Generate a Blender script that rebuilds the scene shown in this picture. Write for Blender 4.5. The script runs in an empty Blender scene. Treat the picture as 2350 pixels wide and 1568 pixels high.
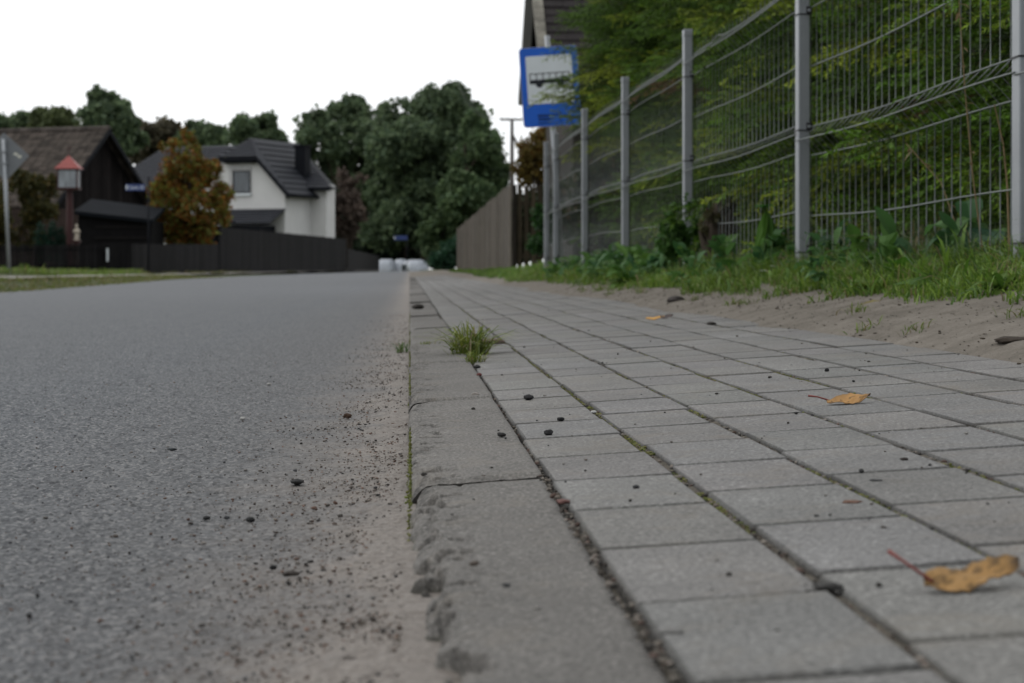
import bpy, math, random
import numpy as np
from mathutils import Vector, Matrix

scene = bpy.context.scene
R = math.radians
rng = np.random.default_rng(7)
random.seed(7)

# ------------------------------------------------------------------ camera, sky, sun, exposure
YAW = math.atan(235 / 4800)
CAM_H = 0.171
FPX = 4800.0            # focal length in units of a 2350 px wide picture
cd = bpy.data.cameras.new('camera')
cam = bpy.data.objects.new('camera', cd)
scene.collection.objects.link(cam)
cam.location = (0, 0, CAM_H)
cam.rotation_euler = (R(90), 0, -YAW)
cd.sensor_width = 36
cd.lens = FPX / 2350 * 36
cd.shift_y = -165 / 2350
cd.clip_start = 0.05
cd.clip_end = 3000
cd.dof.use_dof = True
cd.dof.focus_distance = 2.35
cd.dof.aperture_fstop = 16.5
scene.camera = cam

w = bpy.data.worlds.new('World')
scene.world = w
w.use_nodes = True
nt = w.node_tree
bg = nt.nodes['Background']
sky = nt.nodes.new('ShaderNodeTexSky')
sky.sky_type = 'NISHITA'
sky.sun_disc = False
SUN_EL, SUN_AZ = R(52), R(-70)      # azimuth measured from +Y towards +X
sky.sun_elevation = SUN_EL
sky.sun_rotation = SUN_AZ
sky.air_density = 1.0
sky.dust_density = 1.0
hs = nt.nodes.new('ShaderNodeHueSaturation')
hs.inputs['Saturation'].default_value = 0.22
nt.links.new(sky.outputs[0], hs.inputs['Color'])
cloud = nt.nodes.new('ShaderNodeMix')          # an even cloud layer over most of the sky
cloud.data_type = 'RGBA'
cloud.inputs[0].default_value = 0.8
cr = nt.nodes.new('ShaderNodeValToRGB')          # cloud brightness shaped for the light: brighter ahead and left, dimmed behind the viewer
dt = nt.nodes.new('ShaderNodeVectorMath'); dt.operation = 'DOT_PRODUCT'; dt.inputs[1].default_value = (-.55, .62, .56)
tcw = nt.nodes.new('ShaderNodeTexCoord')
nt.links.new(tcw.outputs['Generated'], dt.inputs[0]); 
mr = nt.nodes.new('ShaderNodeMapRange'); mr.inputs[1].default_value = -.8; mr.inputs[2].default_value = 1.0; mr.inputs[3].default_value = 0; mr.inputs[4].default_value = 1
nt.links.new(dt.outputs['Value'], mr.inputs[0]); nt.links.new(mr.outputs[0], cr.inputs['Fac'])
cr.color_ramp.elements[0].color = (.40, .42, .45, 1); cr.color_ramp.elements[1].color = (.97, .985, 1.0, 1); cr.color_ramp.elements[1].position = .72
e_ = cr.color_ramp.elements.new(.42); e_.color = (.90, .925, .95, 1)
cm = nt.nodes.new('ShaderNodeVectorMath'); cm.operation = 'SCALE'; cm.inputs['Scale'].default_value = 10.8
nt.links.new(cr.outputs[0], cm.inputs[0]); nt.links.new(cm.outputs[0], cloud.inputs[7])
nt.links.new(hs.outputs[0], cloud.inputs[6])
nt.links.new(cloud.outputs[2], bg.inputs['Color'])
bg.inputs['Strength'].default_value = 0.12

sl = bpy.data.lights.new('sun', 'SUN')
sl.energy = 0.8
sl.angle = R(30)
sl.color = (1.0, 0.985, 0.96)
so = bpy.data.objects.new('sun', sl)
scene.collection.objects.link(so)
sd = Vector((math.sin(SUN_AZ) * math.cos(SUN_EL), math.cos(SUN_AZ) * math.cos(SUN_EL), math.sin(SUN_EL)))
so.rotation_euler = (-sd).to_track_quat('-Z', 'Y').to_euler()
so.location = (-20, -10, 60)

vs = scene.view_settings
vs.view_transform = 'Standard'
vs.look = 'None'
vs.gamma = 1
vs.exposure = 0.0
scene.cycles.max_bounces = 6
scene.cycles.use_denoising = True

# ------------------------------------------------------------------ helpers
CY, SY = math.cos(YAW), math.sin(YAW)

def P(x, y, d):
    """World point seen at picture place (x, y) at depth d (metres along the lens axis)."""
    xc = (x - 1175) / FPX * d
    return Vector((xc * CY + d * SY, d * CY - xc * SY, CAM_H + (619 - y) / FPX * d))

def XY(x, d):
    p = P(x, 619, d)
    return p.x, p.y

def sstep(a, b, t):
    t = np.clip((np.asarray(t, float) - a) / (b - a), 0, 1)
    return t * t * (3 - 2 * t)

def vnoise(x, y, seed=0):
    x = np.asarray(x, float); y = np.asarray(y, float)
    xi = np.floor(x).astype(np.int64); yi = np.floor(y).astype(np.int64)
    xf = x - xi; yf = y - yi
    u = xf * xf * (3 - 2 * xf); v = yf * yf * (3 - 2 * yf)
    def h(a, b):
        n = (a * 374761393 + b * 668265263 + seed * 974711) & 0x7fffffff
        n = ((n ^ (n >> 13)) * 1274126177) & 0x7fffffff
        n = (n ^ (n >> 16)) & 0xffff
        return n / 65535.0
    return ((h(xi, yi) * (1 - u) + h(xi + 1, yi) * u) * (1 - v) + (h(xi, yi + 1) * (1 - u) + h(xi + 1, yi + 1) * u) * v)

def fbm(x, y, seed=0, n=3):
    s = 0; a = .5
    for k in range(n):
        s = s + a * vnoise(np.asarray(x) * 2 ** k, np.asarray(y) * 2 ** k, seed + k); a *= .5
    return s / (1 - .5 ** n)

def base_z(Y):
    return 0.09 * sstep(55, 150, Y)

def zg(X, Y):
    """Height of the ground at (X, Y): road left of the kerb, footway and bank right of it."""
    X = np.asarray(X, float); Y = np.asarray(Y, float)
    # left part
    edge = np.interp(Y, [0, 10, 26, 44, 70, 2000], [-.10, -.10, -.112, -.035, -.03, -.03])
    lf = np.clip(-X / 5.0, 0, 1)
    road = -.024 + (edge + .024) * lf
    v = sstep(5.0, 6.2, -X)
    left = road * (1 - v) + (.03) * v
    left = left + .11 * sstep(7.1, 7.7, -X) * (1 - sstep(40, 50, Y))
    # right part
    wv = 1 - .75 * sstep(16, 32, Y)
    right = .06 * np.clip(X, 0, .8) + .2 * wv * np.clip(X - .8, 0, .55) + .03 * np.clip(X - 1.35, 0, 3)
    und = (.0015 * np.sin(Y * .9 + 1.0) + .001 * np.sin(Y * 2.3)) * sstep(4.5, 7, Y) * (1 - sstep(30, 40, Y))
    return np.where(X < 0, left, right + und * (X > .01)) + base_z(Y)

def G(x, y, dmin=.6, dmax=160):
    """Where the ray through picture place (x, y) meets the ground."""
    ds = np.geomspace(dmin, dmax, 6000)
    xc = (x - 1175) / FPX * ds
    X = xc * CY + ds * SY; Y = ds * CY - xc * SY; Z = CAM_H + (619 - y) / FPX * ds
    hit = np.nonzero(Z <= zg(X, Y))[0]
    k = hit[0] if len(hit) else len(ds) - 1
    return Vector((X[k], Y[k], float(zg(X[k], Y[k]))))

def link(o, parent=None):
    scene.collection.objects.link(o)
    if parent is not None:
        o.parent = parent
    return o

def mesh_np(name, V, F, mat, parent=None, col=None, smooth=False):
    """V (n,3); F list of (m,k) integer arrays (faces of k corners)."""
    me = bpy.data.meshes.new(name)
    V = np.ascontiguousarray(V, dtype=np.float32)
    if not isinstance(F, (list, tuple)):
        F = [F]
    F = [np.asarray(f, dtype=np.int32) for f in F if len(f)]
    me.vertices.add(len(V)); me.vertices.foreach_set('co', V.ravel())
    li = np.concatenate([f.ravel() for f in F])
    cnt = np.concatenate([np.full(len(f), f.shape[1], np.int32) for f in F])
    st = np.concatenate([[0], np.cumsum(cnt)[:-1]]).astype(np.int32)
    me.loops.add(len(li)); me.loops.foreach_set('vertex_index', li)
    me.polygons.add(len(cnt)); me.polygons.foreach_set('loop_start', st); me.polygons.foreach_set('loop_total', cnt)
    if smooth:
        me.polygons.foreach_set('use_smooth', np.ones(len(cnt), dtype=bool))
    if col is not None:
        a = me.color_attributes.new('tint', 'FLOAT_COLOR', 'POINT')
        c = np.ones((len(V), 4), np.float32); c[:, :3] = col
        a.data.foreach_set('color', c.ravel())
    me.update(calc_edges=True)
    me.materials.append(mat)
    return link(bpy.data.objects.new(name, me), parent)

class MB:
    """Collects boxes, tubes and sheets; build() links them as one mesh object."""
    def __init__(s): s.v = []; s.q = []; s.n = 0; s.c = []
    def add(s, V, F, col=None):
        V = np.asarray(V, float)
        for f in F: s.q.append(tuple(int(i) + s.n for i in f))
        s.v.append(V); s.n += len(V)
        s.c.append(np.tile(np.asarray(col if col is not None else (1, 1, 1), float), (len(V), 1)))
    def box(s, lo, hi, M=None, col=None):
        x0, y0, z0 = lo; x1, y1, z1 = hi
        V = [(x0, y0, z0), (x1, y0, z0), (x1, y1, z0), (x0, y1, z0), (x0, y0, z1), (x1, y0, z1), (x1, y1, z1), (x0, y1, z1)]
        if M is not None: V = [tuple(M @ Vector(v)) for v in V]
        s.add(V, [(0, 3, 2, 1), (4, 5, 6, 7), (0, 1, 5, 4), (1, 2, 6, 5), (2, 3, 7, 6), (3, 0, 4, 7)], col)
    def tube(s, pts, rad, n=8, cap=True, col=None):
        V, F = tube_np(pts, rad, n, cap); s.add(V, F, col)
    def poly(s, pts, th, nrm, col=None):
        """Flat outline pts given thickness th along nrm."""
        n = len(pts); nv = Vector(nrm).normalized() * th
        V = [tuple(Vector(p)) for p in pts] + [tuple(Vector(p) + nv) for p in pts]
        s.add(V, [tuple(range(n))[::-1], tuple(range(n, 2 * n))] + [(i, (i + 1) % n, n + (i + 1) % n, n + i) for i in range(n)], col)
    def build(s, name, mat, parent=None, smooth=False, bevel=0):
        me = bpy.data.meshes.new(name)
        me.from_pydata([tuple(p) for p in np.concatenate(s.v)], [], s.q)
        a = me.color_attributes.new('tint', 'FLOAT_COLOR', 'POINT')
        c = np.ones((s.n, 4), np.float32); c[:, :3] = np.concatenate(s.c)
        a.data.foreach_set('color', c.ravel())
        me.materials.append(mat)
        if smooth:
            me.polygons.foreach_set('use_smooth', np.ones(len(me.polygons), dtype=bool))
        o = link(bpy.data.objects.new(name, me), parent)
        if bevel:
            b = o.modifiers.new('bevel', 'BEVEL'); b.width = bevel; b.segments = 2; b.limit_method = 'ANGLE'
        return o

def tube_np(pts, rad, n=8, cap=True):
    pts = [Vector(p) for p in pts]
    if not hasattr(rad, '__len__'): rad = [rad] * len(pts)
    V = []; F = []
    for i, p in enumerate(pts):
        t = (pts[min(i + 1, len(pts) - 1)] - pts[max(i - 1, 0)]).normalized()
        a = t.cross(Vector((0, 0, 1)))
        if a.length < .05: a = t.cross(Vector((0, 1, 0)))
        a.normalize(); b = t.cross(a)
        for k in range(n):
            an = 2 * math.pi * k / n
            V.append(tuple(p + (a * math.cos(an) + b * math.sin(an)) * rad[i]))
    for i in range(len(pts) - 1):
        for k in range(n):
            F.append((i * n + k, i * n + (k + 1) % n, (i + 1) * n + (k + 1) % n, (i + 1) * n + k))
    if cap:
        F.append(tuple(range(n))[::-1]); F.append(tuple(range((len(pts) - 1) * n, len(pts) * n)))
    return V, F

def tag(o, label=None, cat=None, group=None, kind=None):
    if label: o['label'] = label
    if cat: o['category'] = cat
    if group: o['group'] = group
    if kind: o['kind'] = kind
    return o

def empty(name, loc, label, cat, rz=0, group=None):
    o = bpy.data.objects.new(name, None); o.empty_display_size = .2
    link(o); o.location = loc; o.rotation_euler = (0, 0, rz)
    return tag(o, label, cat, group)

def grid(xs, ys, zf):
    X, Y = np.meshgrid(xs, ys)
    V = np.stack([X.ravel(), Y.ravel(), np.asarray(zf(X, Y)).ravel()], 1)
    nx, ny = len(xs), len(ys)
    i = (np.arange(ny - 1)[:, None] * nx + np.arange(nx - 1)[None]).ravel()
    return V, np.stack([i, i + 1, i + nx + 1, i + nx], 1)

# ------------------------------------------------------------------ materials
def newmat(name, rough=.8, spec=.3, metal=0):
    m = bpy.data.materials.new(name); m.use_nodes = True
    n = m.node_tree.nodes; b = n['Principled BSDF']
    b.inputs['Roughness'].default_value = rough
    b.inputs['Specular IOR Level'].default_value = spec
    b.inputs['Metallic'].default_value = metal
    return m, m.node_tree, b

def nd(t, typ, **kw):
    n = t.nodes.new(typ)
    for k, v in kw.items():
        if k in n.inputs: n.inputs[k].default_value = v
        else: setattr(n, k, v)
    return n

def noise_node(t, scale, detail=4, rough=.6, vec=None, dist=0):
    n = nd(t, 'ShaderNodeTexNoise', Scale=scale, Detail=detail, Roughness=rough, Distortion=dist)
    if vec is None: vec = t.nodes.new('ShaderNodeTexCoord').outputs['Object']
    t.links.new(vec, n.inputs['Vector']); return n

def ramp(t, src, stops):
    r = t.nodes.new('ShaderNodeValToRGB'); e = r.color_ramp.elements
    while len(e) < len(stops): e.new(.5)
    for el, (p, c) in zip(e, stops):
        el.position = p; el.color = (*c, 1) if len(c) == 3 else c
    t.links.new(src, r.inputs['Fac']); return r

def mixc(t, fac, a, b, mode='MIX'):
    m = t.nodes.new('ShaderNodeMix'); m.data_type = 'RGBA'; m.blend_type = mode
    def put(i, v):
        if isinstance(v, tuple): m.inputs[i].default_value = (*v, 1)
        elif isinstance(v, (int, float)): m.inputs[i].default_value = v
        else: t.links.new(v, m.inputs[i])
    put(0, fac); put(6, a); put(7, b); return m.outputs[2]

def g3(v): return (v, v, v)

def simple(name, c, rough=.7, spec=.3, var=.15, scale=8, bump=0, bscale=40, metal=0, tint=False, stretch=None):
    """Base colour c broken up by noise of relative strength var, with optional bump."""
    m, t, b = newmat(name, rough, spec, metal)
    vec = t.nodes.new('ShaderNodeTexCoord').outputs['Object']
    if stretch:
        mp = nd(t, 'ShaderNodeMapping'); mp.inputs['Scale'].default_value = stretch
        t.links.new(vec, mp.inputs['Vector']); vec = mp.outputs[0]
    n = noise_node(t, scale, 5, .65, vec)
    lo = tuple(max(0, x * (1 - var * 1.6)) for x in c); hi = tuple(min(1, x * (1 + var * 1.6)) for x in c)
    col = ramp(t, n.outputs['Fac'], [(.25, lo), (.75, hi)]).outputs[0]
    if tint:
        a = nd(t, 'ShaderNodeVertexColor', layer_name='tint')
        col = mixc(t, 1.0, col, a.outputs['Color'], 'MULTIPLY')
    t.links.new(col, b.inputs['Base Color'])
    if bump:
        n2 = noise_node(t, bscale, 5, .6, vec)
        bp = nd(t, 'ShaderNodeBump', Strength=1.0, Distance=bump)
        t.links.new(n2.outputs['Fac'], bp.inputs['Height']); t.links.new(bp.outputs[0], b.inputs['Normal'])
    return m

def leafmat(name, trans=.35, rough=.55, spec=.3, boost=1.0):
    """Colour from the per-leaf tint; part of the light passes through."""
    m, t, b = newmat(name, rough, spec)
    a = nd(t, 'ShaderNodeVertexColor', layer_name='tint')
    t.links.new(a.outputs['Color'], b.inputs['Base Color'])
    tr = t.nodes.new('ShaderNodeBsdfTranslucent')
    t.links.new(a.outputs['Color'], tr.inputs['Color'])
    mx = t.nodes.new('ShaderNodeMixShader'); mx.inputs[0].default_value = trans
    t.links.new(b.outputs[0], mx.inputs[1]); t.links.new(tr.outputs[0], mx.inputs[2])
    t.links.new(mx.outputs[0], t.nodes['Material Output'].inputs['Surface'])
    return m

def mat_asphalt():
    m, t, b = newmat('asphalt', .68, .25)
    vec = t.nodes.new('ShaderNodeTexCoord').outputs['Object']
    sep = t.nodes.new('ShaderNodeSeparateXYZ'); t.links.new(vec, sep.inputs[0])
    v = nd(t, 'ShaderNodeTexVoronoi', Scale=300.0); t.links.new(vec, v.inputs['Vector'])
    hsv = t.nodes.new('ShaderNodeSeparateColor'); hsv.mode = 'HSV'; t.links.new(v.outputs['Color'], hsv.inputs[0])
    grain = ramp(t, hsv.outputs[2], [(0, (.017, .019, .022)), (.45, (.033, .037, .042)), (.74, (.064, .070, .078)), (.92, (.115, .119, .123)), (1, (.24, .238, .235))]).outputs[0]
    big = noise_node(t, 2.2, 5, .6, vec)
    grain = mixc(t, .22, grain, ramp(t, big.outputs['Fac'], [(.3, (.030, .034, .040)), (.7, (.056, .062, .072))]).outputs[0])
    # dust and sand gathered along the kerb, thinning out into the road
    dn = noise_node(t, 7, 6, .7, vec); dn2 = noise_node(t, 60, 4, .7, vec)
    ma = nd(t, 'ShaderNodeMath', operation='MULTIPLY_ADD'); t.links.new(dn.outputs['Fac'], ma.inputs[0]); ma.inputs[1].default_value = .26
    t.links.new(sep.outputs['X'], ma.inputs[2])
    mb = nd(t, 'ShaderNodeMath', operation='MULTIPLY_ADD'); t.links.new(dn2.outputs['Fac'], mb.inputs[0]); mb.inputs[1].default_value = .10
    t.links.new(ma.outputs[0], mb.inputs[2])
    msk = ramp(t, mb.outputs[0], [(0, g3(0)), (.02, g3(.04)), (.10, g3(.42)), (.15, g3(.9))]).outputs[0]
    mw = nd(t, 'ShaderNodeMapRange'); mw.inputs[1].default_value = -.55; mw.inputs[2].default_value = -.0; mw.inputs[3].default_value = 0; mw.inputs[4].default_value = .42
    t.links.new(sep.outputs['X'], mw.inputs[0])
    sandn = noise_node(t, 260, 3, .7, vec)
    sand = ramp(t, sandn.outputs['Fac'], [(.3, (.125, .109, .094)), (.55, (.180, .158, .138)), (.75, (.25, .222, .195))]).outputs[0]
    dustc = mixc(t, mw.outputs[0], grain, (.100, .090, .080))
    col = mixc(t, msk, dustc, sand)
    t.links.new(col, b.inputs['Base Color'])
    n1 = noise_node(t, 150, 3, .6, vec)
    bp = nd(t, 'ShaderNodeBump', Strength=.8, Distance=.003); t.links.new(n1.outputs['Fac'], bp.inputs['Height'])
    t.links.new(bp.outputs[0], b.inputs['Normal'])
    return m

def mat_concrete(name, c, speck=.8, warm=(.17, .15, .125)):
    m, t, b = newmat(name, .85, .25)
    vec = t.nodes.new('ShaderNodeTexCoord').outputs['Object']
    a = nd(t, 'ShaderNodeVertexColor', layer_name='tint')
    n1 = noise_node(t, 5, 6, .65, vec)
    lo = tuple(x * .82 for x in c); hi = tuple(x * 1.16 for x in c)
    col = ramp(t, n1.outputs['Fac'], [(.3, lo), (.7, hi)]).outputs[0]
    n2 = noise_node(t, 320, 3, .75, vec)
    sp = ramp(t, n2.outputs['Fac'], [(.30, g3(.28)), (.43, g3(.76)), (.51, g3(1.0)), (.59, g3(1.32)), (.70, g3(2.5))]).outputs[0]
    col = mixc(t, speck, col, sp, 'MULTIPLY')
    n3 = noise_node(t, 14, 6, .7, vec, .5)
    st = ramp(t, n3.outputs['Fac'], [(.52, g3(0)), (.72, g3(.55))]).outputs[0]
    col = mixc(t, st, col, warm)
    col = mixc(t, 1.0, col, a.outputs['Color'], 'MULTIPLY')
    t.links.new(col, b.inputs['Base Color'])
    n4 = noise_node(t, 260, 4, .7, vec)
    bp = nd(t, 'ShaderNodeBump', Strength=1.0, Distance=.0016); t.links.new(n4.outputs['Fac'], bp.inputs['Height'])
    t.links.new(bp.outputs[0], b.inputs['Normal'])
    return m

def mat_soil(name, cols, scale=30, fine=180, rough=.95):
    m, t, b = newmat(name, rough, .15)
    vec = t.nodes.new('ShaderNodeTexCoord').outputs['Object']
    n = noise_node(t, scale, 6, .7, vec)
    col = ramp(t, n.outputs['Fac'], [(.3, cols[0]), (.5, cols[1]), (.72, cols[2])]).outputs[0]
    n2 = noise_node(t, fine, 4, .75, vec)
    col = mixc(t, .7, col, ramp(t, n2.outputs['Fac'], [(.3, g3(.55)), (.5, g3(1)), (.75, g3(1.25))]).outputs[0], 'MULTIPLY')
    t.links.new(col, b.inputs['Base Color'])
    bp = nd(t, 'ShaderNodeBump', Strength=.7, Distance=.004); t.links.new(n2.outputs['Fac'], bp.inputs['Height'])
    t.links.new(bp.outputs[0], b.inputs['Normal'])
    return m

M_ASPH = mat_asphalt()
M_PAVER = mat_concrete('paver concrete', (.160, .157, .152))
M_KERB = mat_concrete('kerb concrete', (.128, .121, .112), .8)
M_SAND = mat_soil('sandy soil', [(.100, .088, .072), (.150, .133, .112), (.200, .179, .153)], 9)
M_JOINT = mat_soil('joint sand', [(.060, .053, .043), (.11, .098, .08), (.18, .16, .13)], 60, 300)
M_GROUND = mat_soil('ground', [(.03, .04, .015), (.06, .07, .03), (.10, .09, .05)], 3, 40)
M_PAVE2 = mat_soil('pale footway', [(.22, .20, .18), (.28, .26, .24), (.33, .31, .29)], 2, 30)
M_GALV = simple('galvanised steel', (.25, .265, .28), .40, .5, .10, 5, metal=.35, bump=.0004, bscale=120)
M_WIRE = simple('galvanised wire', (.15, .165, .16), .5, .4, .08, 20, metal=.3)
M_BLACKP = simple('black plastic', (.02, .02, .022), .5)
M_BARK = simple('bark', (.06, .047, .036), .9, .2, .3, 14, .01, 30, stretch=(1, 1, .3))
M_NEEDLE = leafmat('spruce needles', .22, .55, .25)
M_LEAF = leafmat('leaves', .40, .6, .25)
M_GRASS = leafmat('grass blades', .35, .5, .3)
M_DARKWOOD = simple('black stained wood', (.0085, .0082, .0085), .8, .06, .5, 6, .003, 30, stretch=(6, 6, .4), tint=True)
M_GREYWOOD = simple('weathered grey brown wood', (.108, .094, .076), .85, .2, .45, 5, .003, 30, stretch=(7, 7, .5), tint=True)
M_STONE = simple('stone', (1, 1, 1), .85, .25, .25, 120, .001, 200, tint=True)

# ------------------------------------------------------------------ ground, road, footway, kerb
def ground_z(X, Y):
    return zg(X, Y) - .035 - .03 * sstep(.6, .2, np.abs(X - .4)) - .01
gx = np.concatenate([[-900, -400, -200, -100, -50, -25, -15, -10], np.arange(-8.2, -4.8, .2), [-4.5, -4, -3, -2, -1, -.3, 0, .02, .3, .7, .8, .9, 1.0, 1.1, 1.2, 1.35, 1.6, 2, 3, 5, 8, 15, 30, 60, 120, 300, 900]])
gy = np.concatenate([[-60, -20, -5], np.arange(0, 60, 1.0), np.arange(60, 200, 5.0), [220, 260, 320, 450, 700, 1200, 2000]])
V, F = grid(gx, gy, ground_z)
tag(mesh_np('ground', V, F, M_GROUND, smooth=True), kind='structure')

def left_edge(Y):
    return np.interp(Y, [-50, 50, 62, 85, 115, 145, 185, 260], [-5, -5, -4.9, -4.4, -2.6, 1.0, 14, 60])
def right_edge(Y):
    return np.interp(Y, [-50, 70, 80, 100, 130, 185, 260], [0, 0, .3, 3, 9, 30, 90])

def asph_detail(X, Y):
    fine = .0040 * (vnoise(X / .0034, Y / .0036, 3) - .5) + .0022 * (vnoise(X / .009, Y / .009, 4) - .5)
    stone = np.maximum(0, vnoise(X / .0055, Y / .0055, 9) - .66) * .010
    rough = (fine * .75 + stone) * .62
    sandy = sstep(-.22, -.04, X + .12 * (fbm(X * 9, Y * 5, 5) - .5))
    smooth_ = .006 * (fbm(X * 25, Y * 18, 6) - .5) + .0022 * (vnoise(X / .004, Y / .004, 8) - .5)
    lump = .010 * sstep(-.09, 0, X) * fbm(X * 8, Y * 4, 12) + .006 * (fbm(X * 1.3, Y * .8, 14) - .5) * sstep(3, 8, Y) * 0
    return rough * (1 - .75 * sandy) + smooth_ * sandy + lump
Vs = []; Fs = []; off = 0
us = np.concatenate([np.linspace(-1.3, -.27, 110, endpoint=False), np.linspace(-.27, 0, 330)])
ysf = np.geomspace(.62, 30.2, 2300)
U, Y = np.meshgrid(us, ysf)
X = np.maximum(U * Y, -5.02)
X = np.where(U == 0, .030, X)
Z = zg(np.minimum(X, -1e-4), Y) + asph_detail(X, Y)
Vs.append(np.stack([X.ravel(), Y.ravel(), Z.ravel()], 1))
i = (np.arange(len(ysf) - 1)[:, None] * len(us) + np.arange(len(us) - 1)[None]).ravel()
Fs.append(np.stack([i, i + 1, i + len(us) + 1, i + len(us)], 1)); off += len(Vs[0])
v1, f1 = grid(np.linspace(-5.02, 0.02, 18), np.concatenate([np.arange(-6, 0, 1.0), np.arange(0, 6, .3)]), lambda X, Y: zg(np.minimum(X, -1e-4), Y) - .006)
Vs.append(v1); Fs.append(f1 + off); off += len(v1)
ysr = np.concatenate([np.arange(30, 100, 1.0), np.arange(100, 262, 6)])
U, Y = np.meshgrid(np.linspace(0, 1, 40), ysr)
X = left_edge(Y) + U * (right_edge(Y) - left_edge(Y))
Zr = zg(np.minimum(X, -1e-4), np.minimum(Y, 262)) 
Zr = np.where(Y > 60, -.024 + base_z(Y) + 0 * X - .01 * sstep(60, 80, Y) * 0, Zr)
V = np.stack([X.ravel(), Y.ravel(), Zr.ravel()], 1)
i = (np.arange(len(ysr) - 1)[:, None] * 40 + np.arange(39)[None]).ravel()
Vs.append(V); Fs.append(np.stack([i, i + 1, i + 41, i + 40], 1) + off)
tag(mesh_np('road', np.concatenate(Vs), np.concatenate(Fs), M_ASPH, smooth=True), kind='structure')

# pavers: seven rows laid lengthwise in running bond, each a bevelled block
KW = .108; PW = .1
def paver_rows():
    V = []; F = []; C = []; n = 0
    for r in range(7):
        x0 = KW + .0030 + r * PW; x1 = x0 + PW - .0055
        y = -2.5 + rng.uniform(0, .2) * 1.0
        while y < 62:
            L = .2
            y0, y1 = y + rng.uniform(.0008, .0027), y + L - rng.uniform(.0008, .0027)
            yaw_ = rng.normal(0, .006)
            dz = rng.normal(0, .00045); tx, ty = rng.normal(0, .003), rng.normal(0, .0010)
            ys_ = rng.normal(0, .0012)
            b = .0036
            pts = []
            for (ix, iy, iz) in ((0, 0, -.03), (0, 0, -b), (.0014, b * .8, -.0002), (.0026, b * .8 + .0032, 0)):
                for (sx, sy) in ((0, 0), (1, 0), (1, 1), (0, 1)):
                    xx = (x0 + ix if sx == 0 else x1 - ix) + ys_ + rng.normal(0, .0003); yy = (y0 + iy if sy == 0 else y1 - iy) + rng.normal(0, .0004) + yaw_ * (xx - (x0 + x1) / 2)
                    zz = float(zg(min(max(xx, .011), .8), yy)) + dz + tx * (xx - (x0 + x1) / 2) + ty * (yy - (y0 + y1) / 2) + iz
                    pts.append((xx, yy, zz))
            V += pts
            for k in range(3):
                for j in range(4):
                    a = n + k * 4 + j; c = n + k * 4 + (j + 1) % 4
                    F.append((a, c, c + 4, a + 4))
            F.append((n + 12, n + 13, n + 14, n + 15))
            t = rng.uniform(.93, 1.06); c_ = np.array((t * rng.uniform(.99, 1.02), t, t * rng.uniform(.97, 1.01)))
            C += [c_ * np.array((1.05, 1, .92)) * rng.uniform(.16, .36)] * 8 + [c_ * rng.uniform(.52, .80)] * 4 + [c_] * 4          # joint dirt on the sides and arris
            n += 16; y += L
    return np.array(V), np.array(F), np.array(C)
V, F, C = paver_rows()
nb = len(V)
# bedding between the blocks
Vj, Fj = grid(np.linspace(.012, .86, 66), np.concatenate([np.arange(-2.6, .6, .1), np.arange(.6, 8, .02), np.arange(8, 62, .4)]), lambda X, Y: zg(np.clip(X, .02, .8), Y) - .0034 - .016 * (X < KW - .001) + .004 * (fbm(X * 60, Y * 60, 2) - .5))
sw = mesh_np('sidewalk', V, F, M_PAVER, col=C)
tag(sw, kind='structure')
jo = mesh_np('path_bedding', Vj, Fj, M_JOINT, smooth=True); tag(jo, kind='structure')

# far end of the footway beyond the pavers
V, F = grid(np.linspace(.0, 1.78, 8), np.arange(40, 100, 1.0), lambda X, Y: zg(np.maximum(X, .02), Y) + .012 * sstep(44, 50, Y) - .02 * sstep(50, 44, Y))
tag(mesh_np('path', V, F, M_SAND, smooth=True), kind='structure')

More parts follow.
